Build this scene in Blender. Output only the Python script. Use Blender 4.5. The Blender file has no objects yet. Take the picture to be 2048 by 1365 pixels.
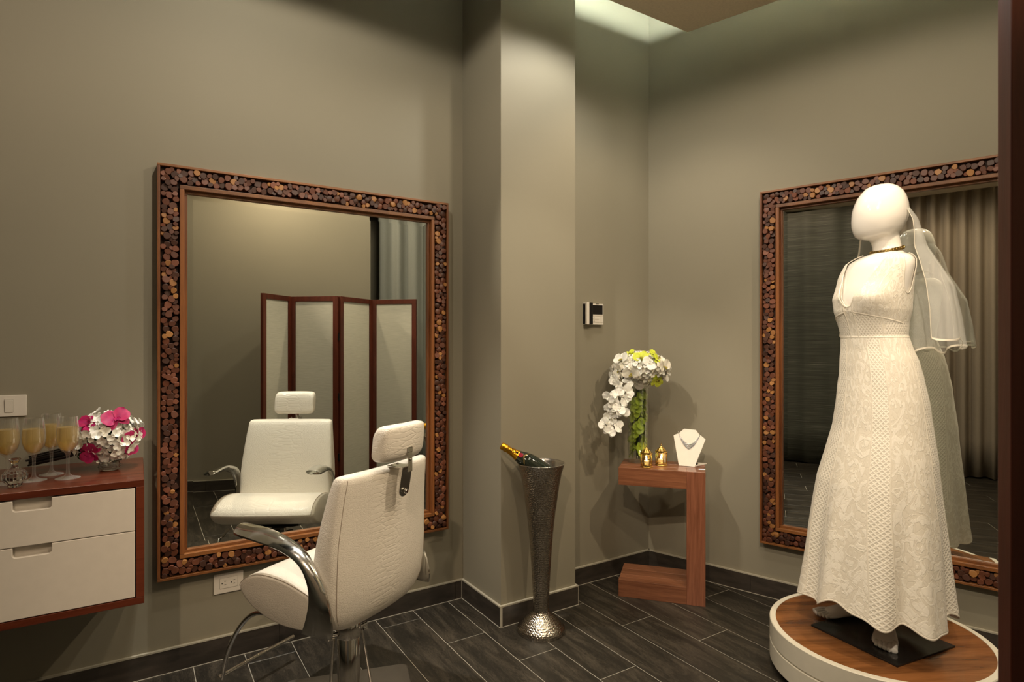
import bpy, bmesh, math, random
from mathutils import Vector, Matrix, noise
R = math.radians
PI = math.pi
sc = bpy.context.scene
col = sc.collection
rnd = random.Random(7)

def lin(h, k=1.0):
    h = h.lstrip('#')
    o = []
    for i in (0, 2, 4):
        v = int(h[i:i+2], 16) / 255
        o.append((v/12.92 if v <= .04045 else ((v+.055)/1.055)**2.4) * k)
    return tuple(o)

# ------------------------------------------------------------------ camera, world, lights, exposure
CAMH = 1.375
cam = bpy.data.cameras.new('camera'); cam.sensor_width = 36; cam.lens = 36*1185/2048
cam.shift_y = 7.5/2048; cam.clip_start = .02
co = bpy.data.objects.new('camera', cam); col.objects.link(co)
co.location = (0, 0, CAMH); co.rotation_euler = (R(90), 0, R(57.7-90))
sc.camera = co
sc.view_settings.view_transform = 'Standard'; sc.view_settings.look = 'None'
sc.view_settings.exposure = 0.62; sc.view_settings.gamma = 1; sc.view_settings.use_curve_mapping = False
w = bpy.data.worlds.new('world'); sc.world = w; w.use_nodes = True
w.node_tree.nodes['Background'].inputs[0].default_value = (.9, .85, .75, 1)
w.node_tree.nodes['Background'].inputs[1].default_value = 0.02

WARM = (1.0, .80, .56)
def spot(x, y, tx, ty, tz, power, ang=80, blend=.7, size=.03, color=WARM, z=3.07):
    d = bpy.data.lights.new('ceiling_or_fill_spot', 'SPOT'); d.energy = power; d.spot_size = R(ang); d.spot_blend = blend
    d.shadow_soft_size = size; d.color = color
    o = bpy.data.objects.new('ceiling_or_fill_spot', d); col.objects.link(o)
    o.location = (x, y, z)
    o.rotation_euler = (Vector((tx, ty, tz)) - Vector((x, y, z))).to_track_quat('-Z', 'Y').to_euler()
    return o
NEUT = (1.0, .90, .74)
LIGHTS = [
    (-.74, -.30, .82, 1.92, .55, 94, 48, .7, .03, (1, .77, .54)),     # from behind the camera, to chair and long wall
    (.34, 2.42, .66, 2.12, .5, 142, 52, .7, .03, (1, .94, .84), 3.44),       # over the chair front
    (1.74, 2.06, 1.74, 2.10, .0, 13.5, 146, .5, .03, (1, .98, .90)),   # in front of the pillar
    (2.25, .55, 1.4, 1.8, .0, 60, 100, .7, .03, WARM),              # right of the dress
    (-.15, -.16, 2.50, 1.27, 1.05, 158, 35, .8, .03, (1, .83, .63)),  # at the dress
    (-.40, .30, -1.0, .1, 1.2, 10, 90, .7, .03, WARM),                # over the place of the camera
    (2.05, 1.95, 2.5, 2.35, .3, 17, 100, .7, .03, WARM),            # corner with the side table
    (.42, 1.86, .42, 1.86, 0, 30, 174, .12, .05, NEUT),             # wide fill spot added for general light and the long wall's bright patch
    (1.75, 1.05, 1.75, 1.05, 0, 28, 172, .2, .05, (1, .86, .66)),  # another added wide fill, reaching pillar and right wall
    (.25, 1.75, 2.45, 2.47, 1.12, 56, 25, .7, .02, (1, .88, .70)),    # at the flowers in the corner
    (-.75, 1.55, -.75, 1.55, 0, 9, 168, .2, .05, (1, .74, .54)),     # warm fill spot added to lift the left wall, over the cabinet
    (.95, .25, .95, .25, 0, 34, 172, .2, .05, WARM),  # added wide fill for the back wall and the room at large
]
for a in LIGHTS: spot(*a)

# ------------------------------------------------------------------ material helpers
def nt(name):
    m = bpy.data.materials.new(name); m.use_nodes = True
    t = m.node_tree
    return m, t, t.nodes['Principled BSDF']
def N(t, typ, **kw):
    n = t.nodes.new(typ)
    for k, v in kw.items():
        if k == 'inp':
            for a, b in v.items(): n.inputs[a].default_value = b
        else: setattr(n, k, v)
    return n
def ramp(t, stops):
    n = t.nodes.new('ShaderNodeValToRGB'); e = n.color_ramp.elements
    while len(e) < len(stops): e.new(.5)
    for i, (p, c) in enumerate(stops):
        e[i].position = p; e[i].color = (*c, 1)
    return n
def coords(t, scale=(1, 1, 1), rot=(0, 0, 0), kind='Object'):
    tc = t.nodes.new('ShaderNodeTexCoord'); mp = t.nodes.new('ShaderNodeMapping')
    mp.inputs['Scale'].default_value = scale; mp.inputs['Rotation'].default_value = rot
    t.links.new(tc.outputs[kind], mp.inputs[0]); return mp.outputs[0]
def bump(t, b, h, strength=.3, dist=.002):
    n = N(t, 'ShaderNodeBump', inp={'Strength': strength, 'Distance': dist})
    t.links.new(h, n.inputs['Height']); t.links.new(n.outputs[0], b.inputs['Normal']); return n
def plain(name, c, rough=.5, metal=0, var=.06, scale=30, bmp=0, coat=0, spec=.5, bd=.001):
    m, t, b = nt(name)
    b.inputs['Roughness'].default_value = rough; b.inputs['Metallic'].default_value = metal
    b.inputs['Coat Weight'].default_value = coat; b.inputs['Specular IOR Level'].default_value = spec
    b.inputs['Coat Roughness'].default_value = .08
    v = coords(t)
    nz = N(t, 'ShaderNodeTexNoise', inp={'Scale': scale, 'Detail': 4})
    t.links.new(v, nz.inputs['Vector'])
    r = ramp(t, [(.3, tuple(x*(1-var) for x in c)), (.7, tuple(min(1, x*(1+var)) for x in c))])
    t.links.new(nz.outputs[0], r.inputs[0]); t.links.new(r.outputs[0], b.inputs['Base Color'])
    if bmp: bump(t, b, nz.outputs[0], bmp, bd)
    return m
def wood(name, a, b_, rough=.4, scale=(3, 40, 40), rot=(0, 0, 0), coat=.0, dark=None):
    m, t, b = nt(name)
    v = coords(t, scale, rot)
    n1 = N(t, 'ShaderNodeTexNoise', inp={'Scale': 1.0, 'Detail': 6, 'Roughness': .6, 'Distortion': .6})
    t.links.new(v, n1.inputs['Vector'])
    v2 = coords(t, tuple(s*4 for s in scale), rot)
    n2 = N(t, 'ShaderNodeTexNoise', inp={'Scale': 1.5, 'Detail': 3})
    t.links.new(v2, n2.inputs['Vector'])
    mx = N(t, 'ShaderNodeMath', operation='MULTIPLY_ADD', inp={1: .35}); t.links.new(n2.outputs[0], mx.inputs[0])
    t.links.new(n1.outputs[0], mx.inputs[2])
    oi = N(t, 'ShaderNodeObjectInfo')
    ad = N(t, 'ShaderNodeMath', operation='MULTIPLY_ADD', inp={1: .30}); t.links.new(oi.outputs['Random'], ad.inputs[0])
    t.links.new(mx.outputs[0], ad.inputs[2])
    r = ramp(t, [(.45, a), (1.0, b_)]); t.links.new(ad.outputs[0], r.inputs[0])
    t.links.new(r.outputs[0], b.inputs['Base Color'])
    b.inputs['Roughness'].default_value = rough; b.inputs['Coat Weight'].default_value = coat
    bump(t, b, n2.outputs[0], .15, .0008)
    return m
M = {}
# painted walls: grey taupe with a fine woven wallcovering relief
m, t, b = nt('wall_paint')
v = coords(t, (1, 1, 1))
n = N(t, 'ShaderNodeTexNoise', inp={'Scale': 260, 'Detail': 3}); t.links.new(v, n.inputs[0])
n2 = N(t, 'ShaderNodeTexNoise', inp={'Scale': 1.3, 'Detail': 3}); t.links.new(v, n2.inputs[0])
r = ramp(t, [(.3, (.262, .240, .180)), (.7, (.280, .255, .192))]); t.links.new(n2.outputs[0], r.inputs[0])
t.links.new(r.outputs[0], b.inputs['Base Color']); b.inputs['Roughness'].default_value = .62
b.inputs['Specular IOR Level'].default_value = .25
bump(t, b, n.outputs[0], .12, .0006); M['wall'] = m
M['soffit'] = plain('soffit_low_bounce', (.12, .115, .10), .9)  # upper ceiling darkened so that less cove light bounces down
M['ceiling'] = plain('ceiling_paint', (.74, .64, .49), .8, bmp=.05, scale=90)
# floor tiles: dark wood look porcelain
m, t, b = nt('floor_tile')
v = coords(t, (14, 2.2, 10))
n = N(t, 'ShaderNodeTexNoise', inp={'Scale': 1.6, 'Detail': 8, 'Roughness': .68, 'Distortion': .5})
oi = N(t, 'ShaderNodeObjectInfo')
tcm = N(t, 'ShaderNodeVectorMath', operation='ADD'); t.links.new(v, tcm.inputs[0])
cmb = N(t, 'ShaderNodeCombineXYZ'); ml = N(t, 'ShaderNodeMath', operation='MULTIPLY', inp={1: 50})
t.links.new(oi.outputs['Random'], ml.inputs[0])
for i in range(3): t.links.new(ml.outputs[0], cmb.inputs[i])
t.links.new(cmb.outputs[0], tcm.inputs[1]); t.links.new(tcm.outputs[0], n.inputs['Vector'])
v2 = coords(t, (90, 20, 40)); n2 = N(t, 'ShaderNodeTexNoise', inp={'Scale': 3, 'Detail': 4}); t.links.new(v2, n2.inputs[0])
a1 = N(t, 'ShaderNodeMath', operation='MULTIPLY_ADD', inp={1: .5}); t.links.new(n2.outputs[0], a1.inputs[0]); t.links.new(n.outputs[0], a1.inputs[2])
r = ramp(t, [(.48, (.009, .0078, .0057)), (.72, (.022, .0185, .0134)), (.95, (.068, .056, .041))]); t.links.new(a1.outputs[0], r.inputs[0])
t.links.new(r.outputs[0], b.inputs['Base Color']); b.inputs['Roughness'].default_value = .42
bump(t, b, a1.outputs[0], .15, .0008); M['tile'] = m
M['grout'] = plain('grout', (.42, .39, .32), .8, scale=150)
m, t, b = nt('skirting_tile')
v = coords(t, (3, 3, 12)); n = N(t, 'ShaderNodeTexNoise', inp={'Scale': 3, 'Detail': 6}); t.links.new(v, n.inputs[0])
r = ramp(t, [(.3, (.030, .025, .020)), (.75, (.062, .050, .040))]); t.links.new(n.outputs[0], r.inputs[0])
t.links.new(r.outputs[0], b.inputs['Base Color']); b.inputs['Roughness'].default_value = .4; M['skirt'] = m
M['caulk'] = plain('caulk', (.40, .37, .29), .7, scale=120)
# woods
M['frame_wood'] = wood('frame_wood', lin('#45230e'), lin('#86552c'), .4, (8, 8, 8))
M['frame_wood_v'] = wood('frame_wood_upright', lin('#4c2510'), lin('#88532a'), .4, (50, 50, 3))
M['frame_back'] = plain('frame_backing', lin('#2c180d'), .7)
M['slice_dark'] = wood('slice_dark', lin('#28130b'), lin('#4a2a1b'), .5, (60, 60, 60))
M['slice_brown'] = wood('slice_brown', lin('#3d1d0d'), lin('#653823'), .5, (60, 60, 60))
M['slice_red'] = wood('slice_red', lin('#4c2416'), lin('#7c4932'), .5, (60, 60, 60))
M['slice_tan'] = wood('slice_tan', lin('#74471f'), lin('#ad7a45'), .5, (60, 60, 60))
M['cab_wood'] = wood('cabinet_veneer', lin('#45190b'), lin('#6e3420'), .28, (2.5, 40, 40), coat=.25)
M['table_wood'] = wood('table_hardwood', lin('#4f2815'), lin('#8e5c40'), .3, (3, 70, 70), coat=.15)
M['table_wood_v'] = wood('table_hardwood_upright', lin('#4f2815'), lin('#8b5840'), .3, (60, 60, 3), coat=.15)
M['deck_wood'] = wood('platform_hardwood', lin('#4a290e'), lin('#925f36'), .2, (2.2, 26, 20), coat=.4)
M['screen_wood'] = wood('screen_mahogany', lin('#3a160c'), lin('#5e2a1a'), .4, (40, 40, 3))
# metals
M['chrome'] = plain('polished_chrome', (.80, .78, .74), .10, 1, var=.03)
m, t, b = nt('brushed_chrome')
v = coords(t, (7, 7, 7)); n = N(t, 'ShaderNodeTexNoise', inp={'Scale': 2.2, 'Detail': 5, 'Distortion': 1.2}); t.links.new(v, n.inputs[0])
r = ramp(t, [(.35, (.10,)*3), (.7, (.26,)*3)]); t.links.new(n.outputs[0], r.inputs[0]); t.links.new(r.outputs[0], b.inputs['Roughness'])
b.inputs['Base Color'].default_value = (.74, .74, .71, 1); b.inputs['Metallic'].default_value = 1; M['arm'] = m
m, t, b = nt('hammered_steel')
v = coords(t); vo = N(t, 'ShaderNodeTexVoronoi', feature='SMOOTH_F1', inp={'Scale': 115, 'Randomness': .45, 'Smoothness': .35}); t.links.new(v, vo.inputs['Vector'])
b.inputs['Base Color'].default_value = (.46, .42, .36, 1); b.inputs['Metallic'].default_value = 1; b.inputs['Roughness'].default_value = .2
bump(t, b, vo.outputs['Distance'], .75, .0035); M['hammered'] = m
M['steel_in'] = plain('bucket_inside', (.6, .58, .54), .25, 1)
M['brass'] = plain('lantern_brass', lin('#cfae62'), .22, 1, var=.1)
M['gold_foil'] = plain('gold_foil', lin('#dba02c'), .32, 1, var=.12, scale=60, bmp=.4)
M['antique'] = plain('antique_brass', lin('#a08650'), .35, 1, var=.35, scale=400)
M['silver'] = plain('necklace_silver', (.5, .5, .5), .25, 1, var=.5, scale=500, bmp=.5)
M['black_metal'] = plain('black_steel', (.02, .019, .018), .3, .6)
M['plate_metal'] = plain('base_plate_steel', (.30, .28, .26), .35, .9, var=.12, scale=6)
M['dark_plate'] = plain('mannequin_plate', (.05, .048, .045), .16, .7, var=.35, scale=9)
# leather, croc embossed
m, t, b = nt('white_croc_leather')
v = coords(t); 
nz = N(t, 'ShaderNodeTexNoise', inp={'Scale': 9, 'Detail': 2}); t.links.new(v, nz.inputs[0])
mixv = N(t, 'ShaderNodeMix', data_type='VECTOR', inp={0: .02}); t.links.new(v, mixv.inputs[4]); t.links.new(nz.outputs['Color'], mixv.inputs[5])
m1 = N(t, 'ShaderNodeMapping', inp={'Scale': (120, 120, 150)}); t.links.new(mixv.outputs[1], m1.inputs[0])
m2 = N(t, 'ShaderNodeMapping', inp={'Scale': (14, 14, 68)}); t.links.new(mixv.outputs[1], m2.inputs[0])
va = N(t, 'ShaderNodeTexVoronoi', feature='DISTANCE_TO_EDGE', inp={'Scale': 1}); t.links.new(m1.outputs[0], va.inputs['Vector'])
vb = N(t, 'ShaderNodeTexVoronoi', feature='DISTANCE_TO_EDGE', inp={'Scale': 1, 'Randomness': .62}); t.links.new(m2.outputs[0], vb.inputs['Vector'])
sx = N(t, 'ShaderNodeSeparateXYZ'); t.links.new(v, sx.inputs[0])
ab = N(t, 'ShaderNodeMath', operation='ABSOLUTE'); t.links.new(sx.outputs['X'], ab.inputs[0])
mr = N(t, 'ShaderNodeMapRange', inp={1: .05, 2: .12, 3: 1, 4: 0}); t.links.new(ab.outputs[0], mr.inputs[0])
mm = N(t, 'ShaderNodeMix', data_type='FLOAT'); t.links.new(mr.outputs[0], mm.inputs[0]); t.links.new(va.outputs['Distance'], mm.inputs[2]); t.links.new(vb.outputs['Distance'], mm.inputs[3])
rr = N(t, 'ShaderNodeMapRange', inp={1: 0, 2: .12}); t.links.new(mm.outputs[0], rr.inputs[0])
b.inputs['Base Color'].default_value = (.84, .78, .68, 1); b.inputs['Roughness'].default_value = .34
bump(t, b, rr.outputs[0], .38, .0016); M['leather'] = m
# others
M['white_lacquer'] = plain('white_lacquer', (.72, .66, .58), .35, var=.02)
M['white_plastic'] = plain('white_plastic', (.75, .70, .62), .35, var=.02)
M['black_plastic'] = plain('black_plastic', (.012, .011, .010), .25)
M['grey_plastic'] = plain('grey_plastic', (.35, .32, .28), .4)
M['mannequin'] = plain('glossy_white_fibreglass', (.86, .82, .76), .12, var=.01, coat=.6)
M['drum'] = plain('platform_white_lacquer', (.72, .68, .57), .4, var=.02)
M['plinth'] = plain('platform_dark_base', (.02, .017, .014), .6)
M['bust'] = plain('white_leatherette', (.80, .74, .66), .45, var=.03)
M['screen_cloth'] = None
m, t, b = nt('screen_linen')
v = coords(t, (8, 8, 260)); n = N(t, 'ShaderNodeTexNoise', inp={'Scale': 1.5, 'Detail': 5}); t.links.new(v, n.inputs[0])
r = ramp(t, [(.3, (.46, .45, .38)), (.7, (.58, .56, .47))]); t.links.new(n.outputs[0], r.inputs[0]); t.links.new(r.outputs[0], b.inputs['Base Color'])
b.inputs['Roughness'].default_value = .8; bump(t, b, n.outputs[0], .2, .001); M['screen_cloth'] = m
m, t, b = nt('dark_striped_cloth')
v = coords(t, (2.2, 2.2, 220)); n = N(t, 'ShaderNodeTexNoise', inp={'Scale': 1.2, 'Detail': 4}); t.links.new(v, n.inputs[0])
r = ramp(t, [(.35, (.040, .040, .030)), (.6, (.075, .076, .058)), (.78, (.22, .22, .175))]); t.links.new(n.outputs[0], r.inputs[0]); t.links.new(r.outputs[0], b.inputs['Base Color'])
b.inputs['Roughness'].default_value = .75; M['dark_cloth'] = m
M['beige_cloth'] = plain('pleated_curtain_cloth', (.30, .245, .185), .8, scale=200, bmp=.1)
M['grey_cloth'] = plain('grey_curtain_cloth', (.28, .29, .26), .75, scale=200, bmp=.1)
m, t, b = nt('mirror_glass'); b.inputs['Base Color'].default_value = (.80, .82, .77, 1); b.inputs['Metallic'].default_value = 1
b.inputs['Roughness'].default_value = .0
n = N(t, 'ShaderNodeTexNoise', inp={'Scale': 2}); t.links.new(coords(t), n.inputs[0])
rr = N(t, 'ShaderNodeMapRange', inp={3: .0, 4: .004}); t.links.new(n.outputs[0], rr.inputs[0]); t.links.new(rr.outputs[0], b.inputs['Roughness'])
M['mirror'] = m
def glass(name, c, ior=1.45, rough=0.0):
    m, t, b = nt(name); b.inputs['Base Color'].default_value = (*c, 1); b.inputs['Transmission Weight'].default_value = 1
    b.inputs['IOR'].default_value = ior; b.inputs['Roughness'].default_value = rough
    return m
def thin(name, c, fac, rough=.05, trans=(1, 1, 1)):
    "clear thin glass or gauze: part see-through, part surface"
    m, t, b = nt(name); b.inputs['Base Color'].default_value = (*c, 1); b.inputs['Roughness'].default_value = rough
    tr = N(t, 'ShaderNodeBsdfTransparent'); tr.inputs[0].default_value = (*trans, 1)
    mx = N(t, 'ShaderNodeMixShader'); 
    if fac is None:
        fr = N(t, 'ShaderNodeLayerWeight', inp={'Blend': .25}); mr_ = N(t, 'ShaderNodeMapRange', inp={3: .04, 4: .75})
        t.links.new(fr.outputs['Facing'], mr_.inputs[0]); t.links.new(mr_.outputs[0], mx.inputs[0])
    else: mx.inputs[0].default_value = fac
    t.links.new(tr.outputs[0], mx.inputs[1]); t.links.new(b.outputs[0], mx.inputs[2])
    t.links.new(mx.outputs[0], t.nodes['Material Output'].inputs[0])
    return m
def clear(name, trans, lo=.04, hi=.6, rough=.01, tint=(1, 1, 1), body=0.0):
    m = bpy.data.materials.new(name); m.use_nodes = True; t = m.node_tree; t.nodes.remove(t.nodes['Principled BSDF'])
    tr = N(t, 'ShaderNodeBsdfTransparent'); tr.inputs[0].default_value = (*trans, 1)
    gl0 = N(t, 'ShaderNodeBsdfGlossy', inp={'Roughness': rough}); gl0.inputs[0].default_value = (*tint, 1)
    df = N(t, 'ShaderNodeBsdfDiffuse'); df.inputs[0].default_value = (.9, .88, .84, 1); gl = N(t, 'ShaderNodeMixShader', inp={0: body})
    t.links.new(gl0.outputs[0], gl.inputs[1]); t.links.new(df.outputs[0], gl.inputs[2])
    fr = N(t, 'ShaderNodeLayerWeight', inp={'Blend': .22}); mr_ = N(t, 'ShaderNodeMapRange', inp={3: lo, 4: hi})
    t.links.new(fr.outputs['Facing'], mr_.inputs[0]); mx = N(t, 'ShaderNodeMixShader'); t.links.new(mr_.outputs[0], mx.inputs[0])
    t.links.new(tr.outputs[0], mx.inputs[1]); t.links.new(gl.outputs[0], mx.inputs[2]); t.links.new(mx.outputs[0], t.nodes['Material Output'].inputs[0])
    return m
M['glass'] = clear('clear_glass', (.96, .96, .95), .07, .85, body=.20)  # white diffuse body stands in for bright highlights on stems and feet
M['crystal'] = glass('crystal', (.97, .97, .96), 1.52)
M['wine'] = thin('champagne_wine', (.90, .70, .32), .36, .08, (1, .88, .50))
M['vase_glass'] = clear('vase_glass', (.95, .97, .94), .06, .8)
M['pane_glass'] = clear('amber_pane', (1, .95, .82))
M['bottle'] = plain('dark_bottle_glass', (.012, .016, .010), .06, var=.1, coat=.5)
M['label_red'] = plain('red_seal', (.22, .004, .016), .6, spec=.2)
M['label_gold'] = plain('gold_line', lin('#d0b268'), .3, .8)
M['print_black'] = plain('black_print', (.006, .005, .004), .8, spec=.05)
def petal(name, c, var=.08, sub=.15, c2=None):
    m, t, b = nt(name); v = coords(t)
    n = N(t, 'ShaderNodeTexNoise', inp={'Scale': 40, 'Detail': 3}); t.links.new(v, n.inputs[0])
    c2 = c2 or tuple(x*(1-2*var) for x in c)
    r = ramp(t, [(.3, c2), (.65, c)]); t.links.new(n.outputs[0], r.inputs[0]); t.links.new(r.outputs[0], b.inputs['Base Color'])
    b.inputs['Roughness'].default_value = .55; b.inputs['Subsurface Weight'].default_value = sub
    b.inputs['Subsurface Radius'].default_value = (.01, .008, .005); b.inputs['Subsurface Scale'].default_value = .5
    return m
M['petal_white'] = petal('white_petal', (.92, .91, .84), .04)
M['petal_cream'] = petal('cream_petal', (.88, .84, .72), .07)
M['petal_green'] = petal('green_petal', (.46, .58, .05), .15)
M['petal_lime'] = petal('lime_petal', (.66, .74, .05), .12)
M['petal_pink'] = petal('magenta_petal', (.50, .008, .11), .15, c2=(.34, .006, .11))
M['lip_yellow'] = petal('orchid_lip', (.50, .42, .06), .4)
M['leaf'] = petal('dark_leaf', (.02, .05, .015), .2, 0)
M['stem'] = plain('dark_stem', (.020, .016, .014), .5, bmp=.2)
M['candle'] = plain('candle_wax', (.9, .84, .66), .5)
def emit(name, c, s):
    m, t, b = nt(name); b.inputs['Base Color'].default_value = (*c, 1); b.inputs['Emission Color'].default_value = (*c, 1)
    b.inputs['Emission Strength'].default_value = s; return m
M['flame'] = emit('candle_flame', (1, .86, .62), 11)
M['led'] = emit('cove_led', (.88, 1.0, .90), 120)
# dress lace: UV = (angle in turns from the front, height in metres)
m, t, b = nt('ivory_lace')
uv = N(t, 'ShaderNodeUVMap', uv_map='UV'); sp = N(t, 'ShaderNodeSeparateXYZ'); t.links.new(uv.outputs[0], sp.inputs[0])
# lattice
mp = N(t, 'ShaderNodeMapping', inp={'Scale': (1.25, 1, 1), 'Rotation': (0, 0, 0)}); t.links.new(uv.outputs[0], mp.inputs[0])
def wave(ang):
    q = N(t, 'ShaderNodeMapping', inp={'Rotation': (0, 0, R(ang))}); t.links.new(mp.outputs[0], q.inputs[0])
    wv = N(t, 'ShaderNodeTexWave', wave_type='BANDS', bands_direction='X', inp={'Scale': 24}); t.links.new(q.outputs[0], wv.inputs['Vector']); return wv.outputs['Fac']
lat = N(t, 'ShaderNodeMath', operation='MAXIMUM'); t.links.new(wave(45), lat.inputs[0]); t.links.new(wave(-45), lat.inputs[1])
latr = N(t, 'ShaderNodeMapRange', inp={1: .45, 2: .9}); t.links.new(lat.outputs[0], latr.inputs[0])
# flower lace: warped noise cut into leaf shapes
m3 = N(t, 'ShaderNodeMapping', inp={'Scale': (24, 11, 1)}); t.links.new(uv.outputs[0], m3.inputs[0])
nl = N(t, 'ShaderNodeTexNoise', inp={'Scale': 1.3, 'Detail': 3.0, 'Distortion': 2.6}); t.links.new(m3.outputs[0], nl.inputs[0])
vl = N(t, 'ShaderNodeTexVoronoi', feature='DISTANCE_TO_EDGE', inp={'Scale': 3.2}); t.links.new(m3.outputs[0], vl.inputs['Vector'])
l1 = N(t, 'ShaderNodeMapRange', inp={1: .50, 2: .53}); t.links.new(nl.outputs[0], l1.inputs[0])
l2 = N(t, 'ShaderNodeMapRange', inp={1: .03, 2: .10}); t.links.new(vl.outputs['Distance'], l2.inputs[0])
lace = N(t, 'ShaderNodeMath', operation='MULTIPLY_ADD', inp={1: .22}); t.links.new(l2.outputs[0], lace.inputs[0])
l3 = N(t, 'ShaderNodeMath', operation='MULTIPLY', inp={1: .78}); t.links.new(l1.outputs[0], l3.inputs[0]); t.links.new(l3.outputs[0], lace.inputs[2])
# panels by vertex attribute
at = N(t, 'ShaderNodeAttribute', attribute_name='panel')
mixp = N(t, 'ShaderNodeMix', data_type='FLOAT'); t.links.new(at.outputs['Fac'], mixp.inputs[0])
t.links.new(lace.outputs[0], mixp.inputs[2]); t.links.new(latr.outputs[0], mixp.inputs[3])
r = ramp(t, [(0, (.74, .68, .57)), (1, (.86, .81, .71))]); t.links.new(mixp.outputs[0], r.inputs[0])
t.links.new(r.outputs[0], b.inputs['Base Color']); b.inputs['Roughness'].default_value = .75; b.inputs['Sheen Weight'].default_value = .2
nf = N(t, 'ShaderNodeTexNoise', inp={'Scale': 900}); t.links.new(coords(t), nf.inputs[0])
ad = N(t, 'ShaderNodeMath', operation='MULTIPLY_ADD', inp={1: .15}); t.links.new(nf.outputs[0], ad.inputs[0]); t.links.new(mixp.outputs[0], ad.inputs[2])
bump(t, b, ad.outputs[0], .5, .002); M['lace'] = m
M['seam_thread'] = plain('seam_thread', (.36, .29, .22), .6)
M['satin'] = plain('ivory_satin', (.80, .74, .63), .5, var=.03)
M['lining'] = plain('dress_lining', (.62, .55, .44), .7, var=.03)
m = thin('tulle', (.90, .90, .86), .26, .7); M['tulle'] = m

# ------------------------------------------------------------------ mesh builder
class MB:
    def __init__(s): s.v = []; s.f = []; s.m = []; s.T = Matrix()
    def add(s, vs, fs, mi=0):
        o = len(s.v); s.v += [s.T @ Vector(p) for p in vs]; s.f += [tuple(i+o for i in f) for f in fs]; s.m += [mi]*len(fs); return s
    def box(s, c, d, rz=0, mi=0):
        x, y, z = (q/2 for q in d); mt = Matrix.Translation(c) @ Matrix.Rotation(rz, 4, 'Z')
        vs = [mt @ Vector(p) for p in [(-x,-y,-z),(x,-y,-z),(x,y,-z),(-x,y,-z),(-x,-y,z),(x,-y,z),(x,y,z),(-x,y,z)]]
        return s.add(vs, [(3,2,1,0),(4,5,6,7),(0,1,5,4),(1,2,6,5),(2,3,7,6),(3,0,4,7)], mi)
    def prism(s, poly, z0, z1, mi=0):
        n = len(poly)
        a = sum(poly[i][0]*poly[(i+1)%n][1]-poly[(i+1)%n][0]*poly[i][1] for i in range(n))
        if a < 0: poly = poly[::-1]
        vs = [(x, y, z0) for x, y in poly]+[(x, y, z1) for x, y in poly]
        return s.add(vs, [tuple(range(n-1, -1, -1)), tuple(range(n, 2*n))]+[(i, (i+1)%n, n+(i+1)%n, n+i) for i in range(n)], mi)
    def lathe(s, prof, n=32, c=(0,0,0), cap=True, mi=0):
        vs = [(c[0]+r*math.cos(2*PI*j/n), c[1]+r*math.sin(2*PI*j/n), c[2]+z) for r, z in prof for j in range(n)]
        fs = [(i*n+j, i*n+(j+1)%n, (i+1)*n+(j+1)%n, (i+1)*n+j) for i in range(len(prof)-1) for j in range(n)]
        if cap: fs += [tuple(range(n-1, -1, -1)), tuple((len(prof)-1)*n+j for j in range(n))]
        return s.add(vs, fs, mi)
    def rings(s, rs, cap=True, closed=True, mi=0):
        n = len(rs[0]); vs = [p for r in rs for p in r]; k = n if closed else n-1
        fs = [(i*n+j, i*n+(j+1)%n, (i+1)*n+(j+1)%n, (i+1)*n+j) for i in range(len(rs)-1) for j in range(k)]
        if cap: fs += [tuple(range(n-1, -1, -1)), tuple((len(rs)-1)*n+j for j in range(n))]
        return s.add(vs, fs, mi)
    def tube(s, path, r, n=10, closed=False, mi=0):
        P = [Vector(p) for p in path]; L = len(P); rs = []
        rad = r if isinstance(r, (list, tuple)) else [r]*L
        t0 = None; up = None
        for i in range(L):
            a = P[(i-1) % L] if (closed or i > 0) else P[i]; b_ = P[(i+1) % L] if (closed or i < L-1) else P[i]
            t_ = (b_-a).normalized()
            if up is None: up = t_.orthogonal().normalized()
            else:
                up = (up - t_*up.dot(t_)); up = up.normalized() if up.length > 1e-6 else t_.orthogonal().normalized()
            sd = t_.cross(up)
            rs.append([P[i]+rad[i]*(math.cos(2*PI*j/n)*up+math.sin(2*PI*j/n)*sd) for j in range(n)])
        if closed: rs.append(rs[0])
        return s.rings(rs, cap=not closed, mi=mi)
    def ball(s, c, r, nu=16, nv=10, mi=0):
        rx, ry, rz = (r, r, r) if not isinstance(r, (tuple, list)) else r
        vs = [(c[0], c[1], c[2]-rz)]; 
        for i in range(1, nv):
            a = -PI/2+PI*i/nv
            vs += [(c[0]+rx*math.cos(a)*math.cos(2*PI*j/nu), c[1]+ry*math.cos(a)*math.sin(2*PI*j/nu), c[2]+rz*math.sin(a)) for j in range(nu)]
        vs.append((c[0], c[1], c[2]+rz)); e = len(vs)-1
        fs = [(0, 1+(j+1)%nu, 1+j) for j in range(nu)]
        for i in range(nv-2): fs += [(1+i*nu+j, 1+i*nu+(j+1)%nu, 1+(i+1)*nu+(j+1)%nu, 1+(i+1)*nu+j) for j in range(nu)]
        fs += [(1+(nv-2)*nu+j, 1+(nv-2)*nu+(j+1)%nu, e) for j in range(nu)]
        return s.add(vs, fs, mi)
    def mesh(s, name, mats, smooth=None):
        me = bpy.data.meshes.new(name); me.from_pydata([tuple(v) for v in s.v], [], s.f)
        mats = mats if isinstance(mats, (list, tuple)) else [mats]
        for m_ in mats: me.materials.append(M[m_])
        if len(mats) > 1: me.polygons.foreach_set('material_index', s.m)
        bm = bmesh.new(); bm.from_mesh(me); bmesh.ops.recalc_face_normals(bm, faces=bm.faces); bm.to_mesh(me); bm.free()
        if smooth is not None:
            me.polygons.foreach_set('use_smooth', [True]*len(me.polygons))
            if smooth < 180: me.set_sharp_from_angle(angle=R(smooth))
        me.update(); return me
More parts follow.
